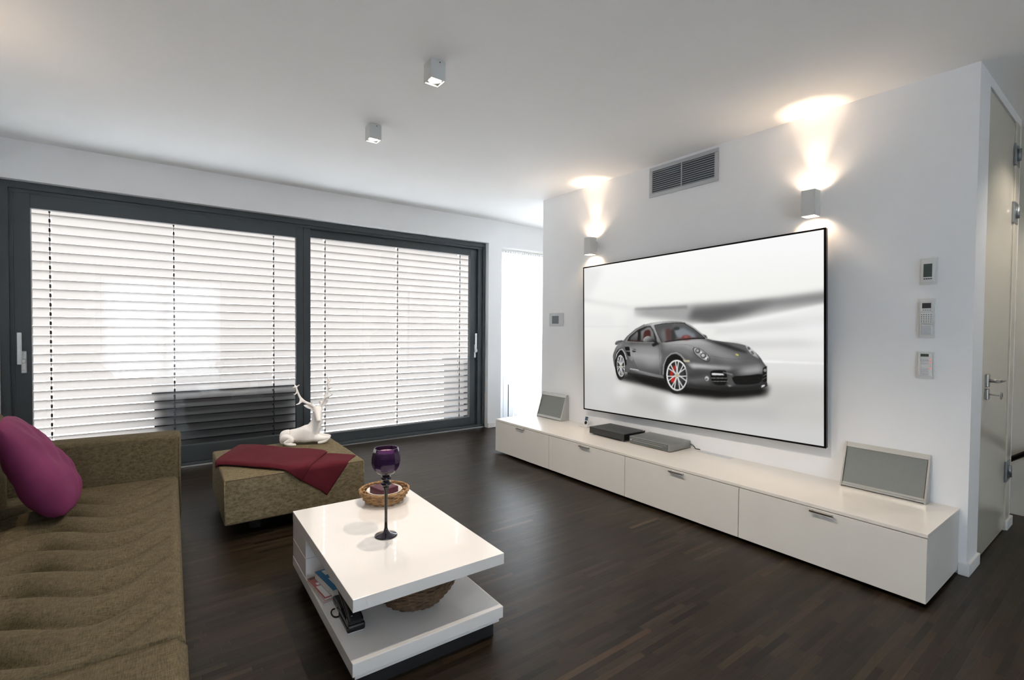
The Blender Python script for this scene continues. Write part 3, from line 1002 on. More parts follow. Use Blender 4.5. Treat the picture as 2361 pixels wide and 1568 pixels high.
def paint(P, c, c2=None, g=None, blur=0.7, op=1.0, clip=None):
    """fill polygon P (picture coordinates already warped); c..c2 gradient along segment g"""
    P = np.asarray(P, float)
    mg = int(3 * blur) + 3
    x0 = max(0, int(P[:, 0].min()) - mg); x1 = min(CWI, int(P[:, 0].max()) + mg + 1)
    y0 = max(0, int(P[:, 1].min()) - mg); y1 = min(CHI, int(P[:, 1].max()) + mg + 1)
    if x1 <= x0 or y1 <= y0:
        return
    yy, xx = np.mgrid[y0:y1, x0:x1] + 0.5
    ins = np.zeros(xx.shape, bool)
    n = len(P)
    for i in range(n):
        (xa, ya), (xb, yb) = P[i], P[(i + 1) % n]
        if ya == yb:
            continue
        cond = ((ya > yy) != (yb > yy))
        ins ^= cond & (xx < (xb - xa) * (yy - ya) / (yb - ya) + xa)
    al = gauss(ins.astype(np.float32), blur) * op
    if clip is not None:
        al = al * clip[y0:y1, x0:x1]
    if c2 is None:
        colr = tocol(c)[None, None, :]
    else:
        stops = [c] + (list(c2) if isinstance(c2, list) else [c2])
        stops = np.array([tocol(s) for s in stops])
        (gx0, gy0), (gx1, gy1) = g
        d2 = (gx1 - gx0) ** 2 + (gy1 - gy0) ** 2
        tt = np.clip(((xx - gx0) * (gx1 - gx0) + (yy - gy0) * (gy1 - gy0)) / d2, 0, 1) * (len(stops) - 1)
        i0 = np.clip(tt.astype(int), 0, len(stops) - 2)
        f = (tt - i0)[..., None]
        colr = stops[i0] * (1 - f) + stops[i0 + 1] * f
    canvas[y0:y1, x0:x1] = canvas[y0:y1, x0:x1] * (1 - al[..., None]) + colr * al[..., None]

def smooth(P, closed=True, it=2):
    P = [tuple(p) for p in P]
    for _ in range(it):
        Q = []
        n = len(P)
        for i in range(n if closed else n - 1):
            a, b_ = P[i], P[(i + 1) % n]
            Q += [(0.75 * a[0] + 0.25 * b_[0], 0.75 * a[1] + 0.25 * b_[1]), (0.25 * a[0] + 0.75 * b_[0], 0.25 * a[1] + 0.75 * b_[1])]
        if not closed:
            Q = [P[0]] + Q + [P[-1]]
        P = Q
    return P

def BG(P):   # points read off a 2.8x enlargement of the picture area
    return warp([(1330 + x / 2.8, 500 + y / 2.8) for x, y in P])

def CR(P):   # points read off a 5.9x enlargement of the car
    return warp([(1400 + x / 5.9025, 720 + y / 5.9025) for x, y in P])

def bg(P, c, c2=None, g=None, blur=1, op=1.0):
    paint(BG(P), c, c2, None if g is None else BG(g), blur, op)

def cr(P, c, c2=None, g=None, blur=0.6, op=1.0, sm=0):
    if sm:
        P = smooth(P, it=sm)
    paint(CR(P), c, c2, None if g is None else CR(g), blur, op)

def ell(cx, cy, rx, ry, rot=0, n=40, a0=0, a1=360):
    out = []
    for k in range(n):
        a = R(a0 + (a1 - a0) * k / n)
        x, y = rx * math.cos(a), ry * math.sin(a)
        out.append((cx + x * math.cos(rot) - y * math.sin(rot), cy + x * math.sin(rot) + y * math.cos(rot)))
    return out

def stroke(P, w, c, blur=0.6, op=1.0, fn=None):
    fn = fn or CR
    for a, b_ in zip(P[:-1], P[1:]):
        dx, dy = b_[0] - a[0], b_[1] - a[1]
        L = math.hypot(dx, dy) or 1
        nx, ny = -dy / L * w / 2, dx / L * w / 2
        ex, ey = dx / L * w * 0.2, dy / L * w * 0.2
        paint(fn([(a[0] + nx - ex, a[1] + ny - ey), (b_[0] + nx + ex, b_[1] + ny + ey), (b_[0] - nx + ex, b_[1] - ny + ey), (a[0] - nx - ex, a[1] - ny - ey)]), c, blur=blur, op=op)

# background: a blurred white hall and pale road
canvas[:] = 250
bg([(0, 250), (1700, 250), (1700, 1600), (0, 1600)], (250, 250, 248), [(243, 243, 240), (232, 231, 228), (206, 204, 200), (192, 190, 186), (190, 189, 186)], [(0, 380), (0, 1500)], 30)
bg([(40, 520), (130, 545), (380, 585), (380, 600), (130, 560), (40, 545)], 205, blur=10, op=0.7)
bg([(40, 330), (180, 330), (90, 520), (40, 520)], 228, blur=18, op=0.7)
bg([(380, 590), (800, 560), (1100, 548), (1620, 478), (1620, 560), (1250, 620), (900, 690), (700, 680), (380, 640)], 150, blur=10, op=0.85)
bg([(760, 590), (1050, 560), (1300, 540), (1100, 625), (870, 685), (720, 660)], 78, blur=12, op=0.8)
bg([(1050, 560), (1640, 490), (1640, 530), (1250, 575), (1050, 600)], 120, blur=9, op=0.75)
bg([(380, 590), (720, 572), (720, 592), (380, 604)], 112, blur=4, op=0.6)
bg([(360, 600), (420, 600), (430, 840), (250, 830), (300, 720)], 222, blur=20, op=0.5)
bg([(760, 695), (1050, 680), (1620, 560), (1620, 580), (1050, 703), (760, 712)], 248, blur=5, op=0.9)
bg([(900, 715), (1620, 630), (1620, 720), (900, 760)], 214, blur=10, op=0.7)
bg([(900, 770), (1620, 700), (1620, 760), (900, 800)], 240, blur=8, op=0.6)
bg([(1000, 800), (1640, 790), (1640, 840), (1000, 850)], 206, blur=9, op=0.65)
bg([(1300, 660), (1420, 690), (1560, 850), (1640, 900), (1640, 640)], 240, blur=22, op=0.6)
bg([(1000, 880), (1640, 870), (1640, 925), (1000, 920)], 236, blur=10, op=0.6)
bg([(1200, 925), (1640, 945), (1640, 952), (1200, 940)], 255, blur=3, op=0.95)
bg([(1180, 945), (1640, 955), (1640, 1080), (1180, 1010)], 224, blur=12, op=0.7)
bg([(40, 620), (240, 640), (240, 720), (40, 720)], 232, blur=14, op=0.6)
bg([(40, 705), (340, 705), (340, 714), (40, 712)], 222, blur=3, op=0.6)
bg([(100, 860), (230, 880), (220, 1250), (90, 1200)], 214, blur=20, op=0.6)
bg([(40, 1000), (240, 1000), (300, 1300), (40, 1240)], 202, blur=25, op=0.5)
bg([(1240, 1080), (1640, 1080), (1640, 1190), (1240, 1240)], 178, blur=25, op=0.55)
bg([(250, 1130), (640, 1200), (1300, 1240), (1300, 1320), (500, 1260)], 170, blur=22, op=0.6)
bg(ell(640, 1200, 60, 70), 246, blur=26, op=0.95)
bg(ell(300, 1120, 60, 50), 232, blur=22, op=0.7)
bg([(700, 1240), (1640, 1250), (1640, 1330), (700, 1300)], 186, blur=25, op=0.55)
bg([(900, 1320), (1640, 1360), (1640, 1490), (1000, 1400)], 212, blur=25, op=0.6)
# shadow under the car
cr([(140, 880), (300, 820), (800, 880), (1200, 1010), (1800, 1040), (2230, 1000), (2190, 1130), (1900, 1170), (1500, 1180), (1000, 1120), (500, 990), (200, 920)], 14, blur=9, op=0.92)
cr([(280, 830), (800, 900), (1100, 1030), (1900, 1050), (2150, 1040), (2100, 1110), (1600, 1150), (1000, 1095), (500, 960)], 8, blur=5, op=0.95)
bg([(40, 1240), (600, 1300), (1640, 1400), (1640, 1620), (40, 1620)], 204, blur=30, op=0.5)
# rear spoiler
cr([(115, 418), (140, 388), (225, 378), (245, 400), (160, 440), (122, 446)], 150, [90, 60], [(130, 385), (150, 445)], sm=1)
# body
BODY = [(115, 430), (165, 415), (220, 400), (280, 325), (400, 232), (520, 168), (640, 140), (850, 120), (1000, 127), (1090, 145), (1190, 198), (1290, 280), (1345, 325), (1390, 372), (1600, 400), (1800, 425), (1920, 455), (2010, 520), (2100, 610), (2150, 690), (2190, 745), (2192, 960), (2200, 1005), (2105, 1040), (1900, 1065), (1600, 1075), (1100, 1015), (1000, 960), (780, 900), (280, 815), (150, 800), (110, 760), (85, 610), (95, 555), (130, 470), (170, 432)]
cr(BODY, 120, [112, 96, 90, 60, 46], [(900, 120), (1000, 1060)], sm=1)
# side: lighter shoulder and door
cr([(230, 410), (700, 420), (760, 560), (720, 850), (420, 790), (330, 600), (250, 470)], 92, [128, 148, 128, 92, 60], [(480, 410), (470, 850)], blur=5)
cr([(330, 400), (720, 412), (900, 440), (900, 470), (700, 452), (300, 440)], 72, blur=6, op=0.7)
cr([(140, 500), (240, 450), (330, 560), (400, 780), (280, 770), (220, 560), (150, 520)], 92, blur=7, op=0.8)
cr([(340, 560), (700, 600), (715, 640), (350, 620)], 176, blur=9, op=0.45)
# front wing and bonnet
cr([(740, 420), (900, 380), (1260, 365), (1500, 450), (1900, 560), (2050, 640), (2090, 690), (1700, 720), (1420, 690), (1200, 540), (1040, 470), (860, 470)], 150, [140, 124, 102, 92], [(1100, 370), (1500, 720)], blur=5)
cr([(900, 395), (1240, 372), (1480, 470), (1780, 590), (1700, 640), (1400, 560), (1150, 470)], 168, blur=12, op=0.45)
cr([(1290, 370), (1390, 374), (1700, 440), (1900, 520), (1930, 560), (1750, 520), (1500, 430)], 34, blur=4, op=0.9)
cr([(1600, 404), (1800, 428), (1910, 470), (1960, 540), (1850, 500), (1700, 450)], 96, blur=4, op=0.8)
cr([(720, 470), (860, 480), (1040, 560), (1180, 640), (1300, 700), (1420, 720), (1400, 760), (1150, 700), (1030, 620), (930, 560), (800, 560), (740, 620)], 84, blur=8, op=0.75)
cr([(760, 430), (880, 420), (1080, 480), (1160, 520), (1180, 620), (1060, 560), (900, 520), (780, 520)], 150, blur=10, op=0.55)
cr([(360, 440), (640, 440), (700, 470), (690, 540), (480, 540), (380, 500)], 168, blur=14, op=0.35)
cr([(480, 600), (700, 620), (716, 720), (560, 730)], 190, blur=16, op=0.40)
cr([(800, 395), (1000, 372), (1250, 362), (1330, 372), (1500, 440), (1300, 430), (1000, 420)], 196, blur=7, op=0.55)
cr([(1240, 430), (1480, 490), (1720, 590), (1880, 620), (1800, 690), (1600, 690), (1440, 600)], 176, blur=14, op=0.40)
cr([(1440, 600), (1560, 640), (1900, 690), (1800, 720), (1460, 690)], 74, blur=9, op=0.45)
cr([(230, 440), (150, 500), (120, 560), (140, 470), (190, 425)], 160, blur=5, op=0.5)
# bumper: bright upper lip, dark lower
cr([(1100, 690), (1420, 720), (1700, 735), (2080, 705), (2150, 720), (2180, 770), (2140, 800), (1900, 810), (1700, 800), (1440, 780), (1180, 780)], 168, [120, 84], [(1500, 700), (1520, 820)], blur=5)
cr([(1900, 770), (2120, 730), (2140, 820), (1950, 850), (1740, 850)], 178, blur=10, op=0.6)
cr([(1160, 700), (1420, 735), (1700, 750), (1690, 775), (1420, 765), (1180, 735)], 206, blur=6, op=0.7)
cr([(1860, 770), (2110, 735), (2130, 800), (1950, 822), (1790, 820)], 205, blur=10, op=0.55)
cr([(1100, 780), (1400, 790), (1420, 990), (1200, 980), (1110, 940)], 88, [66, 96, 70], [(1200, 780), (1230, 990)], blur=6)
cr([(1100, 800), (1300, 790), (1330, 880), (1120, 900)], 58, blur=10, op=0.7)
cr([(1640, 850), (1720, 850), (1760, 1000), (1660, 1000)], 78, blur=4)
cr([(1100, 985), (1500, 1010), (1900, 1020), (2195, 965), (2200, 1005), (2105, 1040), (1900, 1062), (1600, 1076), (1110, 1015)], 40, [24], [(1500, 990), (1510, 1075)], blur=2)
# lower intakes
cr([(1420, 790), (1600, 785), (1640, 800), (1650, 990), (1500, 995), (1440, 950), (1418, 860)], 10, blur=1.2, sm=1)
cr([(1705, 870), (1900, 865), (2120, 835), (2135, 860), (2115, 960), (1950, 985), (1790, 985), (1740, 960)], 8, blur=1.2, sm=1)
cr([(2140, 760), (2190, 730), (2192, 940), (2140, 955), (2130, 880)], 10, blur=1.2)
stroke([(1430, 895), (1640, 897)], 8, 150)
stroke([(1440, 940), (1660, 940)], 8, 130)
stroke([(1760, 905), (2115, 895)], 5, 40, op=0.8)
stroke([(1760, 940), (2115, 930)], 5, 34, op=0.8)
stroke([(2140, 870), (2190, 840)], 6, 150)
stroke([(2135, 915), (2188, 885)], 6, 130)
cr([(1432, 826), (1590, 832), (1608, 858), (1440, 856)], 222, blur=1.2)
stroke([(1590, 815), (1720, 850)], 10, 176, blur=2)
cr([(2120, 995), (2165, 985), (2165, 1005), (2115, 1028)], 232, blur=1.2)
cr(ell(2168, 790, 22, 24), 140, blur=1.5)
cr(ell(1368, 905, 38, 42), 60, blur=1.2)
cr(ell(1368, 902, 30, 34), 190, blur=1.2)
cr(ell(1362, 912, 18, 16), 100, blur=1.2)
cr([(1640, 985), (1720, 1000), (1680, 1012)], 170, blur=2)
# roof and pillars
cr([(520, 172), (640, 142), (850, 121), (1000, 128), (1090, 148), (1000, 150), (800, 148), (660, 170), (640, 186)], 168, [205, 150, 96], [(560, 160), (1080, 140)], blur=2)
cr([(600, 170), (660, 185), (740, 410), (690, 410), (620, 220)], 176, [150, 120], [(620, 180), (730, 410)], blur=2)
# windows
cr([(278, 392), (300, 340), (420, 240), (520, 195), (600, 185), (640, 240), (680, 340), (690, 405), (520, 408), (300, 395)], 50, [34, 40], [(400, 200), (420, 405)], blur=1.4)
cr([(330, 350), (420, 262), (436, 300), (420, 395), (330, 392)], 118, [96, 66], [(380, 270), (380, 390)], blur=2)
cr([(470, 260), (560, 205), (600, 205), (640, 270), (655, 370), (620, 400), (470, 400)], 128, [112, 84], [(540, 210), (540, 400)], blur=2)
cr([(510, 260), (560, 235), (600, 245), (606, 330), (580, 380), (500, 380)], (70, 34, 32), blur=2, sm=1)
cr([(440, 235), (462, 225), (452, 405), (418, 400)], 26, blur=1.2)
cr([(310, 380), (660, 395), (660, 408), (300, 398)], (60, 36, 34), blur=2, op=0.8)
WS = [(655, 185), (760, 160), (940, 148), (1070, 152), (1180, 215), (1290, 300), (1350, 352), (1200, 362), (1000, 380), (850, 402), (755, 410), (700, 300)]
cr(WS, 96, [86, 78, 70], [(900, 150), (950, 405)], blur=1.2)
cr([(920, 230), (1060, 215), (1200, 290), (1230, 350), (1000, 366), (930, 300)], (140, 146, 156), blur=5, op=0.8)
cr([(660, 190), (760, 165), (900, 155), (900, 200), (760, 215), (690, 260)], 70, blur=7, op=0.8)
cr([(740, 300), (770, 240), (820, 250), (840, 390), (770, 402)], 116, blur=5, op=0.7)
cr([(800, 240), (850, 215), (880, 240), (880, 385), (820, 395)], (84, 56, 54), blur=4, op=0.9)
cr([(880, 240), (920, 225), (950, 330), (930, 385), (885, 385)], 52, blur=3, op=0.9)
cr([(905, 215), (960, 190), (1000, 205), (1000, 235), (930, 250)], 58, blur=2, sm=1)
cr(ell(1090, 345, 66, 34), (116, 66, 62), blur=3)
cr(ell(1085, 340, 26, 22), (150, 88, 82), blur=2)
cr([(1000, 350), (1300, 350), (1200, 364), (950, 382)], (90, 48, 46), blur=3, op=0.8)
stroke([(800, 402), (1000, 376), (1180, 356), (1350, 356)], 12, 18, blur=1)
stroke([(655, 180), (700, 300), (755, 412)], 7, 40)
stroke([(655, 182), (760, 158), (940, 146), (1075, 150)], 7, 30)
stroke([(1080, 150), (1190, 212), (1300, 298), (1362, 356)], 15, 176, blur=1.2)
stroke([(1072, 156), (1182, 222), (1290, 306), (1345, 352)], 8, 30)
stroke([(275, 390), (310, 325), (420, 236), (520, 185), (600, 176)], 8, 150)
stroke([(235, 405), (290, 325), (400, 232), (520, 168)], 10, 90, blur=1.5)
stroke([(270, 400), (520, 412), (690, 412)], 6, 150)
# mirrors
cr([(498, 375), (520, 340), (570, 318), (620, 345), (665, 385), (640, 402), (560, 410), (505, 402)], 168, [120, 60], [(540, 325), (580, 410)], sm=1)
cr([(620, 380), (680, 395), (720, 430), (640, 470), (615, 440), (660, 415)], 24, blur=2)
cr([(1310, 298), (1360, 315), (1382, 350), (1350, 345)], 70, blur=1.2)
# side intake, door lines, handle
cr([(250, 470), (310, 470), (322, 520), (262, 520)], 12, blur=1)
cr([(265, 535), (325, 540), (332, 600), (290, 590)], 12, blur=1)
cr([(325, 470), (350, 520), (360, 640), (340, 660), (322, 560)], 150, blur=1.5)
cr([(300, 600), (355, 610), (355, 655), (330, 655)], 130, blur=2)
stroke([(362, 640), (420, 770), (430, 785)], 4, 60)
stroke([(720, 420), (724, 640), (738, 855)], 4, 70)
stroke([(726, 440), (732, 860)], 4, 170, op=0.6)
cr(ell(377, 522, 26, 22), 40, blur=1)
stroke([(355, 512), (400, 520)], 8, 190)
cr([(318, 768), (420, 780), (780, 862), (780, 900), (300, 815)], 90, [128, 70], [(500, 790), (490, 850)], blur=1.5)
stroke([(320, 768), (420, 782), (440, 792)], 8, 220)
stroke([(440, 795), (770, 872)], 5, 150, blur=1)
cr([(285, 815), (785, 905), (800, 935), (500, 880), (290, 850)], 30, blur=2)
# arches
cr(ell(195, 700, 78, 200, -0.06, a0=170, a1=372), 14, blur=1.5)
stroke([(128, 640), (140, 570), (180, 512), (215, 505), (250, 560), (272, 640)], 12, 190, blur=1)
cr([(775, 900), (785, 760), (810, 650), (870, 580), (950, 565), (1020, 610), (1070, 690), (1105, 800), (1105, 960), (1000, 1000), (850, 960)], 10, blur=1.5, sm=1)
stroke([(772, 850), (780, 720), (820, 620), (880, 565), (950, 550), (1010, 580), (1070, 650)], 12, 165, blur=1.5)
# wheels
def wheel(cx, cy, tx, ty, rx, ry, spokes, w):
    cr(ell(cx - 10, cy + 14, tx, ty, -0.05), 14, [34, 10], [(cx - tx, cy), (cx + tx, cy)], blur=1.2)
    cr(ell(cx, cy, rx, ry, -0.05), 216, [238, 190], [(cx - rx, cy - ry), (cx + rx, cy + ry)], blur=0.8)
    cr(ell(cx, cy, rx * 0.87, ry * 0.90, -0.05), 36, blur=0.8)
    cr(ell(cx + rx * 0.06, cy, rx * 0.62, ry * 0.66, -0.05), 66, blur=3, op=0.7)
    if rx > 100:
        cr(ell(cx - rx * 0.28, cy - ry * 0.44, 18, 42, 0.2), (176, 34, 26), blur=1.2)
        cr(ell(cx - rx * 0.52, cy - ry * 0.12, 20, 44, 0.15), (170, 30, 24), blur=1.2)
        cr(ell(cx - rx * 0.40, cy + ry * 0.26, 26, 42, 0.2), (196, 40, 28), blur=1.2)
    for k in range(spokes):
        a = 2 * PI * k / spokes + 0.22
        for s in (-1, 1):
            b_ = a + s * 0.17
            p0 = (cx + rx * 0.30 * math.cos(a), cy + ry * 0.30 * math.sin(a))
            p1 = (cx + rx * 0.90 * math.cos(b_), cy + ry * 0.92 * math.sin(b_))
            stroke([p0, p1], w, 214, blur=0.7)
        stroke([(cx + rx * 0.14 * math.cos(a), cy + ry * 0.14 * math.sin(a)), (cx + rx * 0.36 * math.cos(a), cy + ry * 0.36 * math.sin(a))], w * 1.6, 206, blur=0.8)
    cr(ell(cx, cy, rx * 0.22, ry * 0.15), 200, blur=0.8)
    cr(ell(cx, cy, rx * 0.14, ry * 0.10), (176, 158, 118), blur=0.8)
    cr(ell(cx, cy, rx * 0.05, ry * 0.04), (210, 196, 150), blur=0.6)
wheel(196, 730, 68, 178, 54, 148, 7, 9)
wheel(962, 858, 162, 240, 146, 212, 7, 14)
cr([(1070, 690), (1110, 790), (1120, 960), (1098, 990), (1096, 850)], 88, blur=2)
# headlights, side marker, crest
HL = [(1175, 490), (1205, 472), (1280, 490), (1370, 560), (1415, 620), (1415, 660), (1385, 680), (1330, 668), (1230, 600), (1185, 540)]
cr(HL, 60, blur=1, sm=1)
cr([(1190, 495), (1215, 480), (1280, 497), (1365, 565), (1405, 625), (1400, 655), (1335, 655), (1240, 590), (1200, 540)], 186, [150, 200], [(1200, 490), (1400, 660)], blur=1.2, sm=1)
for (x, y, r_, c_) in ((1245, 525, 34, 60), (1243, 522, 20, 170), (1322, 590, 40, 70), (1318, 586, 24, 190), (1385, 640, 20, 90), (1290, 545, 12, 240), (1360, 625, 12, 245)):
    cr(ell(x, y, r_, r_ * 0.95), c_, blur=1)
HR_ = [(1895, 450), (1935, 455), (2000, 510), (2060, 580), (2090, 640), (2060, 620), (1990, 580), (1930, 510)]
cr(HR_, 176, [200, 130], [(1900, 460), (2080, 630)], blur=1, sm=1)
cr(ell(1945, 490, 16, 24, -0.6), 80, blur=1)
cr(ell(1995, 550, 18, 30, -0.6), 100, blur=1)
cr([(1040, 645), (1130, 652), (1142, 678), (1060, 676)], (186, 180, 150), blur=1)
cr([(1755, 560), (1800, 572), (1806, 594), (1775, 588)], (206, 196, 96), blur=0.8)
stroke([(1420, 590), (1600, 625), (1800, 640), (2000, 615)], 4, 70, op=0.6)
stroke([(880, 440), (1100, 440), (1200, 470)], 4, 90, op=0.5)
cr(ell(850, 455, 46, 20, 0.15), 128, blur=1.2, op=0.4)

pic = canvas.reshape(GH, SSX, GW, SSX, 3).mean(axis=(1, 3)) / 255.0
pic = np.where(pic <= 0.04045, pic / 12.92, ((pic + 0.055) / 1.055) ** 2.4).astype(np.float32)

TVC = Vector((3.268, 2.252, 1.181))
TVW, TVH = 2.048, 1.333
tv = thing('wall_screen', 'huge thin wall-mounted screen with black rim showing a dark grey sports car', 'television', TVC, rot=(R(-1.2), 0, 0))
TM = world_of(tv)
# local frame: -x faces the room, +y runs to the picture's left edge
def tvbox(x0, x1, y0, y1, z0, z1, bev=0.0):
    return box(x0, x1, y0, y1, z0, z1, bev, mat=TM)
rim = 0.011
obj('panel', tvbox(0.003, 0.030, -TVW / 2 + 0.001, TVW / 2 - 0.001, -TVH / 2 + 0.001, TVH / 2 - 0.001, 0.002), BLACKP, tv)
bm = BM()
for q in ((-TVW / 2, -TVW / 2 + rim, -TVH / 2, TVH / 2), (TVW / 2 - rim, TVW / 2, -TVH / 2, TVH / 2), (-TVW / 2 + rim, TVW / 2 - rim, -TVH / 2, -TVH / 2 + rim), (-TVW / 2 + rim, TVW / 2 - rim, TVH / 2 - rim, TVH / 2)):
    add_box(bm, -0.003, 0.004, q[0], q[1], q[2], q[3], mat=TM)
obj('bezel', bm, mat('matt_black_rim', (0.004, 0.004, 0.004), 0.6, var=0, spec=0.1), tv, label='thin black rim')
obj('wall_mount', tvbox(0.030, 0.068, -0.35, 0.35, -0.2, 0.2), DARK, tv)
def screen_mesh():
    w, h = TVW - 2 * rim, TVH - 2 * rim
    ys = w / 2 - w * np.arange(GW) / (GW - 1)
    zs = h / 2 - h * np.arange(GH) / (GH - 1)
    Y, Z = np.meshgrid(ys, zs)
    co = np.stack([np.zeros_like(Y), Y, Z], -1).reshape(-1, 3).astype(np.float32)
    i = np.arange((GH - 1) * (GW - 1))
    a = (i // (GW - 1)) * GW + i % (GW - 1)
    faces = np.stack([a, a + 1, a + GW + 1, a + GW], -1)[:, ::-1].astype(np.int32)
    me = bpy.data.meshes.new('display')
    me.vertices.add(len(co)); me.vertices.foreach_set('co', co.ravel())
    nf = len(faces)
    me.loops.add(nf * 4); me.loops.foreach_set('vertex_index', faces.ravel())
    me.polygons.add(nf); me.polygons.foreach_set('loop_start', np.arange(0, nf * 4, 4, dtype=np.int32))
    me.update(calc_edges=True)
    ca = me.color_attributes.new('picture', 'FLOAT_COLOR', 'POINT')
    ca.data.foreach_set('color', np.c_[pic.reshape(-1, 3), np.ones(GW * GH)].astype(np.float32).ravel())
    m = bpy.data.materials.new('lit_display')
    m.use_nodes = True
    nt = m.node_tree
    b = nt.nodes['Principled BSDF']
    b.inputs['Base Color'].default_value = (0.01, 0.01, 0.01, 1)
    b.inputs['Roughness'].default_value = 0.5
    b.inputs['Specular IOR Level'].default_value = 0.1
    at = nt.nodes.new('ShaderNodeAttribute'); at.attribute_name = 'picture'
    nt.links.new(at.outputs['Color'], b.inputs['Emission Color'])
    b.inputs['Emission Strength'].default_value = 0.775
    me.materials.append(m)
    o = bpy.data.objects.new('display', me)
    COL.objects.link(o)
    o.parent = tv
    return o
screen_mesh()

# ================================================================ COFFEE TABLE
ct = thing('coffee_table', 'low white gloss coffee table of two offset slabs with open shelf', 'coffee table', (0.845, 2.055, 0), R(-1.3))
TMX = world_of(ct)
hx, hy = 0.303, 0.475
ZT = 0.339
def tb(x0, x1, y0, y1, z0, z1, bev=0.0015):
    return box(x0, x1, y0, y1, z0, z1, bev, mat=TMX)
obj('table_top', tb(-hx, hx, -hy, hy, ZT - 0.044, ZT), TABLE, ct)
obj('base_shelf', tb(-hx, hx, -hy + 0.004, hy, 0.074, 0.120), TABLE, ct)
obj('upper_back_block', tb(-hx + 0.001, hx - 0.001, 0.205, hy - 0.001, 0.2085, ZT - 0.0441), TABLE, ct)
obj('lower_back_block', tb(-hx + 0.001, hx - 0.001, 0.205, hy - 0.001, 0.1201, 0.2065), TABLE, ct)
obj('pivot_plate', tb(-hx + 0.01, hx - 0.01, 0.215, hy - 0.01, 0.2066, 0.2084, 0), NICKEL, ct)
obj('under_frame', tb(-hx + 0.012, hx - 0.012, -hy + 0.016, hy - 0.012, 0.056, 0.0739, 0), TABLE, ct)
obj('plinth', tb(-hx + 0.030, hx - 0.030, -hy + 0.030, hy - 0.030, 0.0, 0.0559, 0), DARK, ct)

# ---- goblet
GXY = (0.815, 2.006, ZT)
GLASSP = mat('dark_purple_glass', (0.15, 0.065, 0.23), 0.05, trans=0.92, ior=1.45, var=0.0)
GLASSC = mat('smoky_clear_glass', (0.62, 0.58, 0.56), 0.03, trans=0.95, ior=1.4, var=0.0)
GLASSD = mat('black_purple_glass', (0.010, 0.007, 0.018), 0.06, coat=0.5, var=0.0)
g = thing('goblet', 'tall dark purple goblet candle holder standing on the white coffee table', 'candle holder', GXY)
bm = add_lathe(BM(), [(0.047, 0.0), (0.049, 0.003), (0.044, 0.006), (0.020, 0.012), (0.011, 0.020), (0.007, 0.034)], GXY, 40)
obj('foot', bm, GLASSD, g)
bm = add_lathe(BM(), [(0.0071, 0.033), (0.0062, 0.09), (0.0064, 0.17), (0.008, 0.195), (0.012, 0.211), (0.013, 0.217)], GXY, 24)
obj('stem', bm, mat('green_black_glass', (0.022, 0.024, 0.018), 0.08, coat=0.4, var=0), g)
bm = add_lathe(BM(), [(0.010, 0.2165), (0.020, 0.221), (0.0225, 0.229), (0.018, 0.237), (0.011, 0.2395), (0.016, 0.242), (0.0215, 0.249), (0.0215, 0.257), (0.015, 0.263), (0.010, 0.265)], GXY, 32)
obj('knob_rings', bm, GLASSD, g)
bm = add_lathe(BM(), [(0.010, 0.2645), (0.022, 0.2665), (0.037, 0.275), (0.047, 0.288), (0.0475, 0.289), (0.040, 0.282), (0.020, 0.2725), (0.002, 0.271)], GXY, 32)
obj('bowl_base', bm, GLASSC, g, label='smoky clear lower bowl')
outer = [(0.0475, 0.289), (0.0565, 0.304), (0.0605, 0.322), (0.0595, 0.345), (0.0545, 0.368), (0.0505, 0.383)]
inner = [(0.0465, 0.3828), (0.0505, 0.367), (0.0555, 0.345), (0.0565, 0.322), (0.0525, 0.306), (0.044, 0.2905)]
bm = add_lathe(BM(), outer + inner, GXY, 24, flat=True, cap=False, facet=0.018)
obj('bowl', bm, GLASSP, g)
bm = add_lathe(BM(), [(0.001, 0.2895), (0.034, 0.290), (0.036, 0.294), (0.0365, 0.362), (0.034, 0.368), (0.001, 0.366)], GXY, 32)
cd = obj('candle', bm, mat('mauve_wax', (0.50, 0.28, 0.36), 0.5, var=0.05), g, label='mauve candle')
obj('wick', add_tube(BM(), [(GXY[0], GXY[1], GXY[2] + 0.365), (GXY[0] + 0.001, GXY[1], GXY[2] + 0.374)], 0.001, 6), DARK, cd)

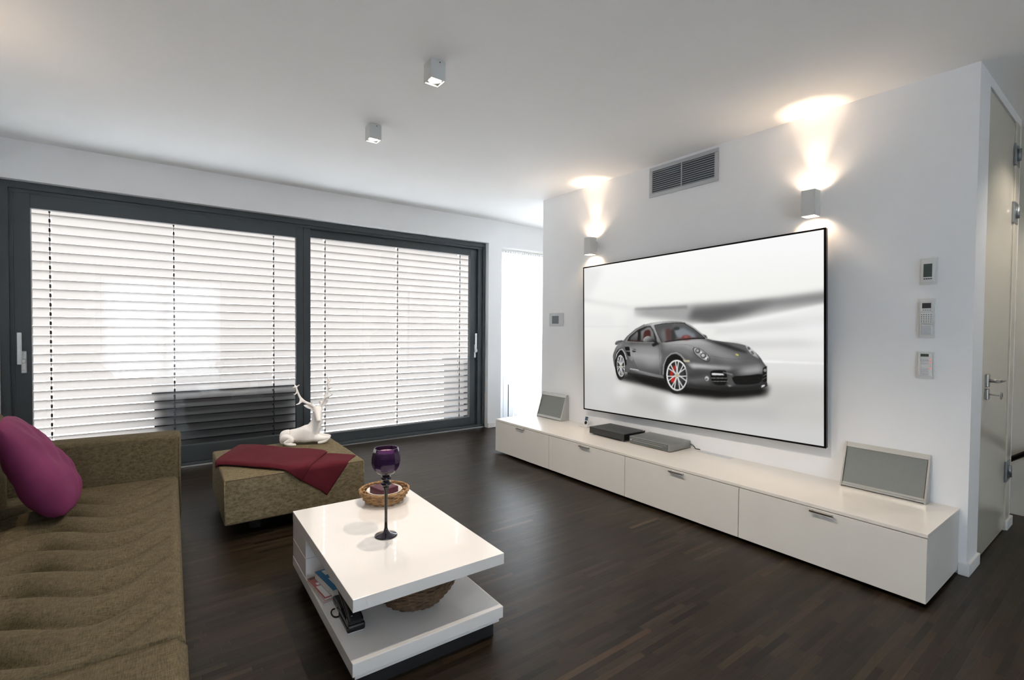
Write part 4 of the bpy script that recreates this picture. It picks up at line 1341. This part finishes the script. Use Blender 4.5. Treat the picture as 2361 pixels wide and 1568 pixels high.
# ---- wicker baskets
def basket(name, label, c, rows, rad, z0, z1, mt, n_st, strand, dish=False, belly=0.5):
    t = thing(name, label, 'basket', c)
    rng = random.Random(name + label)
    def rr(s):
        return rad[0] + (rad[1] - rad[0]) * (s ** belly)
    for k in range(rows):
        s = k / (rows - 1)
        z = c[2] + z0 + (z1 - z0) * s + strand
        r = rr(s)
        ph = PI * (k % 2)
        pts = []
        N = n_st * 4
        for j in range(N):
            a = 2 * PI * j / N
            w = math.cos(n_st * a / 2 * 1.0 + ph) if n_st % 2 == 0 else math.cos(n_st * a / 2 + ph)
            pts.append((c[0] + (r + strand * 0.75 * w) * math.cos(a), c[1] + (r + strand * 0.75 * w) * math.sin(a), z + rng.uniform(-1, 1) * strand * 0.22 + strand * 0.25 * math.sin(3 * a + k)))
        obj('strand', add_tube(BM(), pts, strand, 6, True), mt, t)
    bm = BM()
    for j in range(n_st):
        a = 2 * PI * (j + 0.5) / n_st
        pts = []
        for i in range(6):
            s = i / 5
            r = rr(s)
            pts.append((c[0] + r * math.cos(a), c[1] + r * math.sin(a), c[2] + z0 + (z1 - z0) * s + strand))
        add_tube(bm, pts, strand * 0.7, 5)
    obj('stake', bm, mt, t, kind='stuff')
    # rim: a thick twisted border of three rods
    for q in range(3):
        pts = []
        N = 96
        for j in range(N):
            a = 2 * PI * j / N
            tw = 14 * a + 2 * PI * q / 3
            pts.append((c[0] + (rad[1] + strand * 0.75 * math.cos(tw)) * math.cos(a), c[1] + (rad[1] + strand * 0.75 * math.cos(tw)) * math.sin(a), c[2] + z1 + strand * 1.4 + strand * 0.75 * math.sin(tw)))
        obj('rim_rod', add_tube(BM(), pts, strand * 0.66, 6, True), mt, t)
    bm = add_lathe(BM(), [(rad[0], strand * 0.9), (rad[0] * 0.98, strand * 1.6)], (c[0], c[1], c[2] + z0), 28)
    obj('base', bm, mt, t)
    return t
B1 = (0.972, 2.415, ZT)
basket('wicker_basket', 'small round honey wicker basket on the white coffee table top', B1, 8, (0.080, 0.122), 0.0, 0.058, WICKER, 26, 0.0048, belly=0.55)
dsh = thing('ceramic_dish', 'cream round ceramic dish sitting inside the small wicker basket', 'dish', (B1[0], B1[1], ZT + 0.010))
pr = [(0.045, 0.0), (0.078, 0.022), (0.089, 0.050), (0.090, 0.053), (0.084, 0.052), (0.074, 0.028), (0.045, 0.008), (0.001, 0.007)]
obj('bowl', add_lathe(BM(), pr, (B1[0], B1[1], ZT + 0.010), 40), CERAM, dsh)
cb = thing('block_candle', 'square burgundy block candle lying in the cream dish', 'candle', (B1[0], B1[1], ZT + 0.055))
Mx = Matrix.Translation((B1[0] - 0.004, B1[1] - 0.006, ZT + 0.046)) @ Matrix.Rotation(R(14), 4, 'Z')
obj('block', box(-0.052, 0.052, -0.052, 0.052, 0.0, 0.036, 0.004, mat=Mx), CANDLE, cb)
obj('wick', add_tube(BM(), [(B1[0] - 0.004, B1[1] - 0.006, ZT + 0.081), (B1[0] - 0.003, B1[1] - 0.006, ZT + 0.090)], 0.001, 6), DARK, cb)
B2 = (0.865, 1.835, 0.1205)
basket('wicker_bowl', 'large dark wicker bowl on the lower slab of the coffee table', B2, 15, (0.085, 0.195), 0.0, 0.135, WICKERD, 34, 0.0056, belly=0.62)

# ---- magazines and book on the lower slab
def paper_stack(name, label, cat, loc, rot, w, d, h, cov, blocks):
    t = thing(name, label, cat, loc, rot)
    Mt = world_of(t)
    obj('pages', box(-w / 2 + 0.001, w / 2 - 0.001, -d / 2 + 0.001, d / 2 - 0.001, 0.001, h - 0.001, mat=Mt), mat('page_edges', (0.62, 0.58, 0.53), 0.8, var=0.12, vscale=120), t)
    cv = obj('cover', box(-w / 2, w / 2, -d / 2, d / 2, h - 0.0012, h, mat=Mt), cov, t)
    obj('back_cover', box(-w / 2, w / 2, -d / 2, d / 2, 0, 0.0012, mat=Mt), cov, t)
    for (x0, x1, y0, y1, m_, nm) in blocks:
        obj(nm, box(x0 * w, x1 * w, y0 * d, y1 * d, h - 0.0002, h + 0.0006, mat=Mt), m_, cv)
    return t
BLUE = mat('blue_cover', (0.03, 0.16, 0.34), 0.3, var=0.1)
WHT = mat('white_print', (0.72, 0.72, 0.72), 0.4, var=0.02)
REDC = mat('red_cover', (0.40, 0.10, 0.085), 0.35, var=0.2, vscale=30)
BRN = mat('brown_cover', (0.10, 0.065, 0.05), 0.4, var=0.3, vscale=40)
PALE = mat('pale_cover', (0.55, 0.50, 0.47), 0.4, var=0.2, vscale=40)
paper_stack('magazine', 'pale worn magazine at the bottom of the pile on the coffee table shelf', 'magazine', (0.625, 2.112, 0.1203), R(2), 0.155, 0.225, 0.011, PALE, [(-0.4, 0.4, 0.3, 0.42, BRN, 'print_band')])
paper_stack('magazine', 'red and white magazine below the blue book on the coffee table shelf', 'magazine', (0.622, 2.122, 0.1322), R(5), 0.145, 0.205, 0.010, REDC, [(-0.46, -0.1, -0.46, 0.05, WHT, 'white_panel'), (-0.4, 0.3, 0.1, 0.2, WHT, 'white_panel'), (-0.46, 0.46, 0.40, 0.48, BRN, 'dark_band')])
paper_stack('book', 'blue and white thick book lying on top of the magazines on the shelf', 'book', (0.640, 2.103, 0.1432), R(6), 0.125, 0.200, 0.030, BLUE, [(-0.32, 0.30, -0.46, 0.04, WHT, 'white_panel'), (-0.30, 0.10, 0.22, 0.44, WHT, 'white_panel')])

# ---- black phone in its cradle
ph = thing('desk_phone', 'black cordless phone lying in its cradle on the table shelf', 'phone', (0.605, 1.86, 0.1203), R(-3))
PM = world_of(ph)
obj('cradle', box(-0.034, 0.034, -0.11, 0.02, 0.004, 0.032, 0.008, mat=PM), BLACKP, ph)
obj('foot_pad', box(-0.030, 0.030, -0.106, -0.09, 0.0, 0.0045, 0.001, mat=PM), NICKEL, ph)
Mx = PM @ Matrix.Translation((0, -0.06, 0.035)) @ Matrix.Rotation(R(18), 4, 'X')
hs = obj('handset', box(-0.024, 0.024, -0.04, 0.17, 0.0, 0.022, 0.008, mat=Mx), BLACKP, ph)
obj('earpiece', box(-0.028, 0.028, -0.045, -0.005, 0.002, 0.030, 0.008, mat=Mx), BLACKP, hs)
obj('screw', add_lathe(BM(), [(0.0035, 0), (0.003, 0.001)], tuple((Mx @ Vector((-0.012, -0.022, 0.0299)))), 10), NICKEL, hs)
pts = [tuple(PM @ Vector((-0.030 - 0.020 * math.sin(t), 0.055 + 0.030 * math.cos(t), 0.004 + 0.002 * math.sin(2 * t)))) for t in [PI * k / 10 for k in range(11)]]
obj('cord', add_tube(BM(), pts, 0.003, 8), BLACKP, ph)
obj('stand_leg', box(-0.026, 0.026, 0.02, 0.14, 0.003, 0.030, 0.006, mat=PM), BLACKP, ph)

# ================================================================ OTTOMAN
ox0, ox1, oy0, oy1, oz = 0.335, 1.145, 3.180, 3.985, 0.362
ot = thing('ottoman', 'square olive linen ottoman between the sofa and the sliding window', 'ottoman', ((ox0 + ox1) / 2, (oy0 + oy1) / 2, 0), R(-1.0))
OM = world_of(ot) @ Matrix.Translation((-(ox0 + ox1) / 2, -(oy0 + oy1) / 2, 0))
bm = box(ox0, ox1, oy0, oy1, 0.095, oz, 0.012, 3)
bmesh.ops.subdivide_edges(bm, edges=[e for e in bm.edges if e.calc_length() > 0.2], cuts=10, use_grid_fill=True)
for v in bm.verts:
    if v.co.z > oz - 0.002:
        u = (v.co.x - ox0) / (ox1 - ox0); w = (v.co.y - oy0) / (oy1 - oy0)
        v.co.z += 0.012 * max(0, math.sin(PI * u) * math.sin(PI * w)) ** 0.5
bm.transform(OM)
obj('body', bm, OTTO, ot, smooth=True)
c4 = [(ox0 + 0.004, oy0 + 0.003), (ox1 - 0.004, oy0 + 0.003), (ox1 - 0.004, oy1 - 0.003), (ox0 + 0.004, oy1 - 0.003)]
pts = []
for i in range(4):
    a, b_ = c4[i], c4[(i + 1) % 4]
    for k in range(12):
        s = 0.01 + 0.98 * k / 11
        pts.append((a[0] + (b_[0] - a[0]) * s, a[1] + (b_[1] - a[1]) * s, oz - 0.008))
bm = add_tube(BM(), pts, 0.0032, 6, True); bm.transform(OM)
obj('top_seam', bm, PIPING, ot)
for (cx_, cy_) in c4:
    bm = add_tube(BM(), [(cx_, cy_, 0.11), (cx_, cy_, oz - 0.01)], 0.0035, 6); bm.transform(OM)
    obj('corner_seam', bm, OTTO, ot)
for (sx, sy) in ((0.18, 0.18), (0.63, 0.18), (0.18, 0.63), (0.63, 0.63)):
    obj('leg', add_box(BM(), ox0 + sx - 0.03, ox0 + sx + 0.03, oy0 + sy - 0.03, oy0 + sy + 0.03, 0, 0.096, 0.004, mat=OM), DARK, ot)

# ---- burgundy throw over it
def hill(x, y):
    u = (x - ox0) / (ox1 - ox0); w = (y - oy0) / (oy1 - oy0)
    if 0 < u < 1 and 0 < w < 1:
        return 0.012 * max(0, math.sin(PI * u) * math.sin(PI * w)) ** 0.5
    return 0.0

def drape(x, y, lift):
    z = oz + hill(x, y) + lift
    yf = oy0 - 0.006 - lift * 0.6
    d = yf + 0.02 - y
    if d > 0:      # over the front edge
        r = 0.02
        if d < r * PI / 2:
            a = d / r
            y = yf + 0.02 - r * math.sin(a); z = z - r * (1 - math.cos(a))
        else:
            z = z - r - (d - r * PI / 2); y = yf
    xl = ox0 - 0.004 - lift * 0.5
    d = xl + 0.02 - x
    if d > 0:
        r = 0.02
        if d < r * PI / 2:
            a = d / r
            x = xl + 0.02 - r * math.sin(a); z = z - r * (1 - math.cos(a))
        else:
            z = z - r - (d - r * PI / 2); x = xl
    return Vector((x, y, z))

def sheet(quad, lift, th, nx=46, ny=30, seed=0.0, round_edge=True):
    bm = BM()
    P = [Vector(q) for q in quad]
    def pos(u, v):
        b_ = (P[0] * (1 - u) + P[1] * u) * (1 - v) + (P[3] * (1 - u) + P[2] * u) * v
        b_ = b_ + Vector((0.006 * math.sin(7 * u + seed), 0.010 * math.sin(5 * u + 2 + seed) * (1 - abs(2 * v - 1) * 0.3)))
        return b_
    lay = []
    for s in (1, 0):
        g_ = []
        for j in range(ny + 1):
            row = []
            for i in range(nx + 1):
                u, v = i / nx, j / ny
                q = pos(u, v)
                e = min(u, 1 - u, v, 1 - v)
                t_ = th * (1 - 0.75 * max(0, 1 - e / 0.05) ** 2) if round_edge else th
                wr = 0.0035 * math.sin(9 * q.x + 14 * q.y + 4 * math.sin(5 * q.x + seed)) + 0.002 * math.sin(31 * q.x - 9 * q.y + seed)
                l_ = lift + (t_ + max(-0.002, wr) * (1 if th > 0.01 else 0.5) if s else 0.0)
                row.append(bm.verts.new(drape(q.x, q.y, l_)))
            g_.append(row)
        lay.append(g_)
    for s, g_ in enumerate(lay):
        for j in range(ny):
            for i in range(nx):
                f = (g_[j][i], g_[j][i + 1], g_[j + 1][i + 1], g_[j + 1][i])
                bm.faces.new(f if s else f[::-1]).smooth = True
    T, B = lay
    for j in range(ny):
        bm.faces.new((T[j][0], T[j + 1][0], B[j + 1][0], B[j][0])).smooth = True
        bm.faces.new((T[j][nx], B[j][nx], B[j + 1][nx], T[j + 1][nx])).smooth = True
    for i in range(nx):
        bm.faces.new((T[0][i], B[0][i], B[0][i + 1], T[0][i + 1])).smooth = True
        bm.faces.new((T[ny][i], T[ny][i + 1], B[ny][i + 1], B[ny][i])).smooth = True
    bmesh.ops.recalc_face_normals(bm, faces=bm.faces[:])
    return bm
th_ = thing('throw_blanket', 'folded burgundy throw lying across the ottoman and hanging over its front', 'blanket', (0.7, 3.5, oz))
obj('under_fold', sheet([(0.80, 3.62), (1.115, 3.285), (0.890, 2.985), (0.60, 3.25)], 0.001, 0.010, seed=1.3), THROW, th_)
obj('upper_fold', sheet([(0.500, 4.00), (0.965, 3.42), (0.735, 3.085), (0.298, 3.555)], 0.0125, 0.021, seed=0.2), THROW, th_)

# ---- white stag figurine
def skin_object(name, verts, edges, radii, m, parent, sub=2, root=0, label=None):
    me = bpy.data.meshes.new(name)
    me.from_pydata([tuple(v) for v in verts], edges, [])
    o = bpy.data.objects.new(name, me)
    COL.objects.link(o)
    sm = o.modifiers.new('skin', 'SKIN')
    sm.use_smooth_shade = True
    for i, sv in enumerate(me.skin_vertices[0].data):
        r = radii[i]
        sv.radius = r if isinstance(r, tuple) else (r, r)
        sv.use_root = (i == root)
    if sub:
        ss = o.modifiers.new('subsurf', 'SUBSURF')
        ss.levels = ss.render_levels = sub
    me.materials.append(m)
    if parent:
        o.parent = parent
        MW[o.name] = world_of(parent).copy()
    if label:
        o['label'] = label
    return o

DG = (0.905, 3.845, oz + 0.011)
deer = thing('stag_figurine', 'white stag figurine with tall antlers lying on the ottoman', 'figurine', DG, R(-20))
def chain(name, pts, rad, parent=deer, extra=(), sub=2):
    """pts: (u, depth toward the room, height); extra: list of (start index, [pts], [radii])"""
    V = [(p[0], -p[1], p[2]) for p in pts]
    E = [(i, i + 1) for i in range(len(V) - 1)]
    Rr = list(rad)
    for (s, ps, rs) in extra:
        last = s
        for p, r in zip(ps, rs):
            V.append((p[0], -p[1], p[2])); Rr.append(r)
            E.append((last, len(V) - 1)); last = len(V) - 1
    return skin_object(name, V, E, Rr, PORC, parent, sub)
spine = [(-0.158, 0, 0.056), (-0.128, 0, 0.062), (-0.085, 0, 0.062), (-0.025, 0, 0.062), (0.035, 0.0, 0.074), (0.080, 0.004, 0.100), (0.103, 0.012, 0.150), (0.106, 0.014, 0.200), (0.106, 0.012, 0.248), (0.109, 0.040, 0.262), (0.116, 0.074, 0.234), (0.123, 0.100, 0.204), (0.1265, 0.116, 0.186), (0.128, 0.124, 0.177)]
srad = [0.046, 0.060, 0.060, 0.055, 0.062, 0.062, 0.047, 0.036, 0.036, 0.036, 0.026, 0.019, 0.0185, 0.015]
legs = []
for s in (1, -1):
    legs.append((1, [(-0.118, 0.045 * s, 0.046), (-0.055, 0.062 * s, 0.040), (-0.115, 0.074 * s, 0.016), (-0.060, 0.080 * s, 0.010), (-0.030, 0.082 * s, 0.008)], [0.044, 0.032, 0.018, 0.012, 0.010]))
    legs.append((4, [(0.095, 0.040 * s, 0.050), (0.150, 0.036 * s, 0.034), (0.196, 0.032 * s, 0.036), (0.150, 0.048 * s, 0.012), (0.110, 0.052 * s, 0.009)], [0.036, 0.024, 0.018, 0.012, 0.011]))
chain('body', spine, srad, extra=legs)
def ear(base, tip, face, w):
    """leaf-shaped cupped ear from base to tip, opening towards face"""
    B, T = Vector(base), Vector(tip)
    ax = (T - B).normalized()
    f = Vector(face); f = (f - ax * f.dot(ax)).normalized()
    sd = ax.cross(f)
    bm = BM()
    rings = []
    for i in range(9):
        t = i / 8
        ww = w * (math.sin(PI * (0.16 + 0.84 * t)) ** 0.8 + 0.02)
        c = B.lerp(T, t) - f * 0.010 * math.sin(PI * t) * 0.4
        ring = []
        for k in range(12):
            q = 2 * PI * k / 12
            x, z = math.cos(q) * ww, math.sin(q) * 0.005
            cup = 0.35 * (x / max(ww, 1e-6)) ** 2 * ww if math.sin(q) >= -0.2 else 0.35 * (x / max(ww, 1e-6)) ** 2 * ww
            ring.append(bm.verts.new(c + sd * x + f * (z + cup)))
        rings.append(ring)
    for p, q in zip(rings[:-1], rings[1:]):
        for k in range(12):
            bm.faces.new((p[k], p[(k + 1) % 12], q[(k + 1) % 12], q[k])).smooth = True
    bm.faces.new(rings[0][::-1]); bm.faces.new(rings[-1])
    bmesh.ops.recalc_face_normals(bm, faces=bm.faces[:])
    bm.transform(world_of(deer))
    return obj('ear', bm, PORC, deer)
# local coordinates here: x along the body, -y towards the room
ear((0.092, -0.018, 0.264), (0.012, -0.034, 0.290), (0.2, -1, 0.25), 0.0165)
ear((0.126, -0.014, 0.266), (0.186, -0.012, 0.330), (0.1, -1, 0.2), 0.0165)
for (ex, ey, ez) in ((0.086, -0.064, 0.250), (0.140, -0.058, 0.250)):
    bm = BM()
    bmesh.ops.create_uvsphere(bm, u_segments=12, v_segments=8, radius=0.0055)
    bm.transform(world_of(deer) @ Matrix.Translation((ex, ey, ez)) @ Matrix.Diagonal((1, 1, 0.7, 1)))
    obj('eye', bm, PORC, deer, smooth=True)
chain('antler', [(0.098, 0.026, 0.262), (0.066, 0.026, 0.290), (0.030, 0.028, 0.308), (0.000, 0.030, 0.328), (-0.018, 0.026, 0.362), (-0.030, 0.020, 0.392), (-0.042, 0.014, 0.424), (-0.052, 0.012, 0.446)],
      [0.013, 0.0115, 0.0105, 0.010, 0.0085, 0.0075, 0.006, 0.0035],
      extra=[(3, [(-0.016, 0.050, 0.304), (-0.036, 0.062, 0.300)], [0.006, 0.0035]), (5, [(-0.044, 0.03, 0.372), (-0.054, 0.036, 0.374)], [0.0045, 0.003]),
             (6, [(-0.028, 0.016, 0.432), (-0.016, 0.018, 0.442)], [0.0045, 0.003]), (6, [(-0.056, 0.022, 0.424), (-0.064, 0.026, 0.424)], [0.004, 0.003]), (1, [(0.070, 0.034, 0.304), (0.072, 0.04, 0.316)], [0.006, 0.0035])], sub=1)
chain('antler', [(0.119, 0.024, 0.262), (0.140, 0.022, 0.300), (0.158, 0.020, 0.334), (0.174, 0.018, 0.372), (0.184, 0.016, 0.410), (0.186, 0.014, 0.450), (0.182, 0.012, 0.486), (0.178, 0.012, 0.504)],
      [0.013, 0.0115, 0.0105, 0.0095, 0.0085, 0.0075, 0.0055, 0.0035],
      extra=[(2, [(0.184, 0.04, 0.346), (0.210, 0.05, 0.362), (0.218, 0.052, 0.374)], [0.006, 0.0045, 0.003]), (4, [(0.200, 0.03, 0.414), (0.212, 0.034, 0.418)], [0.0045, 0.003]),
             (5, [(0.170, 0.02, 0.466), (0.160, 0.022, 0.470)], [0.0045, 0.003]), (5, [(0.196, 0.006, 0.474), (0.200, 0.004, 0.486)], [0.0045, 0.003]), (1, [(0.126, 0.034, 0.308), (0.120, 0.04, 0.326)], [0.007, 0.0035])], sub=1)

# ================================================================ SOFA
so = thing('sofa', 'long olive brown linen sofa with tufted seat along the left wall', 'sofa', (0.125, 3.46, 0), R(-1.6))
SM = world_of(so)
# local frame: x<0 into the seat, y<0 towards the camera
ARM = SM @ Matrix.Rotation(R(-3.5), 4, 'Z')
bm = box(-0.98, 0.006, 0.0, 0.175, 0.06, 0.605, 0.028, 4, mat=ARM)
obj('armrest', bm, SOFA, so, smooth=False)
for f in so.children[0].data.polygons:
    f.use_smooth = True
bm = add_tube(BM(), [tuple(ARM @ Vector(q)) for q in ((0.004, 0.012, 0.09), (0.004, 0.012, 0.585))], 0.005, 6)
obj('arm_seam', bm, SOFA, so)
obj('frame', box(-0.98, -0.015, -3.9, -0.001, 0.06, 0.20, 0.01, mat=SM), SOFA, so)

def cushion(x0, x1, y0, y1, z0, z1, fn, nx, ny, rnd=0.035, flat0=False, flat1=False):
    """soft slab whose top follows fn"""
    bm = BM()
    top = []
    for j in range(ny + 1):
        row = []
        for i in range(nx + 1):
            u, v = i / nx, j / ny
            x = x0 + (x1 - x0) * u; y = y0 + (y1 - y0) * v
            d = min(x - x0, x1 - x, (y - y0) + (rnd if flat0 else 0), (y1 - y) + (rnd if flat1 else 0))
            z = z1 + fn(x, y)
            if d < rnd:
                z -= rnd - math.sqrt(max(0, rnd ** 2 - (rnd - d) ** 2))
            row.append(bm.verts.new((x, y, z)))
        top.append(row)
    for j in range(ny):
        for i in range(nx):
            bm.faces.new((top[j][i], top[j][i + 1], top[j + 1][i + 1], top[j + 1][i])).smooth = True
    loop = top[0][:] + [top[j][nx] for j in range(1, ny + 1)] + top[ny][nx - 1::-1] + [top[j][0] for j in range(ny - 1, 0, -1)]
    low = [bm.verts.new((v.co.x, v.co.y, z0)) for v in loop]
    n = len(loop)
    for i in range(n):
        bm.faces.new((loop[i], low[i], low[(i + 1) % n], loop[(i + 1) % n])).smooth = True
    bm.faces.new(low[::-1])
    bmesh.ops.recalc_face_normals(bm, faces=bm.faces[:])
    return bm

def tuft(x, y):
    # quilted rolls: creases run across the seat in a wavy line and deepen at the buttons
    h = 0.0
    best = 9
    pitch_ = 0.205
    ph = 0.075 * math.sin((x + 0.12) * 2 * PI / 0.50) + 0.05 * x
    t = (y + 0.02 - ph) / pitch_
    d = abs(t - round(t)) * pitch_
    edge = min(1.0, max(0.0, (-0.03 - x) / 0.12))
    h -= 0.012 * edge * math.exp(-(d / 0.016) ** 2)
    h -= 0.016 * edge * math.exp(-(d / 0.06) ** 2)
    k = round(t)
    for bx in (-0.20, -0.45, -0.70):
        off = 0.0
        dd = math.hypot((x - bx) / 1.6, d)
        h -= 0.020 * math.exp(-(dd / 0.034) ** 2)
    h += 0.004 * math.sin(23 * x + 3 * y) * edge * 0.4
    h += 0.0025 * math.sin(41 * y + 7 * x) * edge * 0.4
    h *= min(1.0, max(0.0, (-0.03 - y) / 0.10)) * min(1.0, max(0.0, (y + 1.79) / 0.10))
    return h
bm = cushion(-0.75, 0.0, -1.80, -0.004, 0.20, 0.362, tuft, 100, 240, 0.030, True, True)
bm.transform(SM)
obj('seat_cushion', bm, SOFA, so, label='tufted olive seat cushion')
bm = cushion(-0.75, 0.004, -3.85, -1.806, 0.20, 0.356, lambda x, y: 0.004 * math.sin(5 * x) * math.sin(3 * y), 30, 60, 0.030, False, True)
bm.transform(SM)
obj('seat_cushion', bm, SOFA, so, label='flat ribbed olive seat cushion')
for (a, b_) in ((-1.78, -0.010), (-3.85, -1.80)):
    bm = box(-0.93, -0.70, a, b_, 0.20, 0.825, 0.07, 5)
    bmesh.ops.subdivide_edges(bm, edges=[e for e in bm.edges if e.calc_length() > 0.2], cuts=4, use_grid_fill=True)
    bm.transform(SM)
    obj('back_cushion', bm, SOFA, so, smooth=True)
obj('backrest', box(-1.0, -0.935, -3.9, -0.005, 0.06, 0.70, 0.02, mat=SM), SOFA, so)
for (x, y) in ((-0.08, 0.08), (-0.9, 0.08), (-0.08, -1.9), (-0.9, -1.9), (-0.08, -3.8), (-0.9, -3.8)):
    obj('leg', box(x - 0.02, x + 0.02, y - 0.02, y + 0.02, 0, 0.061, 0.003, mat=SM), DARK, so)

# ---- purple pillow leaning in the corner
pw = thing('throw_pillow', 'plump purple cotton pillow leaning in the far corner of the sofa', 'pillow', (-0.42, 3.02, 0.58))
def pillow_mesh(w, h, th, n=36):
    bm = BM()
    lay = []
    for s in (1, -1):
        g_ = []
        for j in range(n + 1):
            row = []
            for i in range(n + 1):
                u, v = 2 * i / n - 1, 2 * j / n - 1
                pu = 1 - 0.10 * u * u * abs(v) ** 3; pv = 1 - 0.10 * v * v * abs(u) ** 3
                t_ = th / 2 * max(0, (1 - abs(u) ** 2.6)) ** 0.5 * max(0, (1 - abs(v) ** 2.6)) ** 0.52
                sag = 1 + 0.38 * (-v)
                wr = 0.006 * math.sin(6 * u + 9 * v + s) * (1 - u * u) * (1 - v * v) + 0.004 * math.sin(15 * u - 4 * v) * (1 - u * u) * (1 - v * v)
                if s < 0 and (i in (0, n) or j in (0, n)):
                    row.append(lay[0][j][i]); continue
                row.append(bm.verts.new((u * w / 2 * pv, v * h / 2 * pu, s * (t_ * sag) + wr)))
            g_.append(row)
        lay.append(g_)
    for s, g_ in enumerate(lay):
        for j in range(n):
            for i in range(n):
                f = (g_[j][i], g_[j][i + 1], g_[j + 1][i + 1], g_[j + 1][i])
                bm.faces.new(f if s == 0 else f[::-1]).smooth = True
    return bm
# pillow axes: width along the sofa, height up and back, thickness towards the room
PWM = Matrix.Translation((-0.425, 3.08, 0.600)) @ Matrix.Rotation(R(3), 4, 'Z') @ Matrix.Rotation(R(-25), 4, 'Y') @ Matrix((Vector((0, 0, 1, 0)), Vector((1, 0, 0, 0)), Vector((0, 1, 0, 0)), Vector((0, 0, 0, 1))))
bm = pillow_mesh(0.40, 0.50, 0.18)
bm.transform(PWM)
obj('cover', bm, PILLOW, pw)
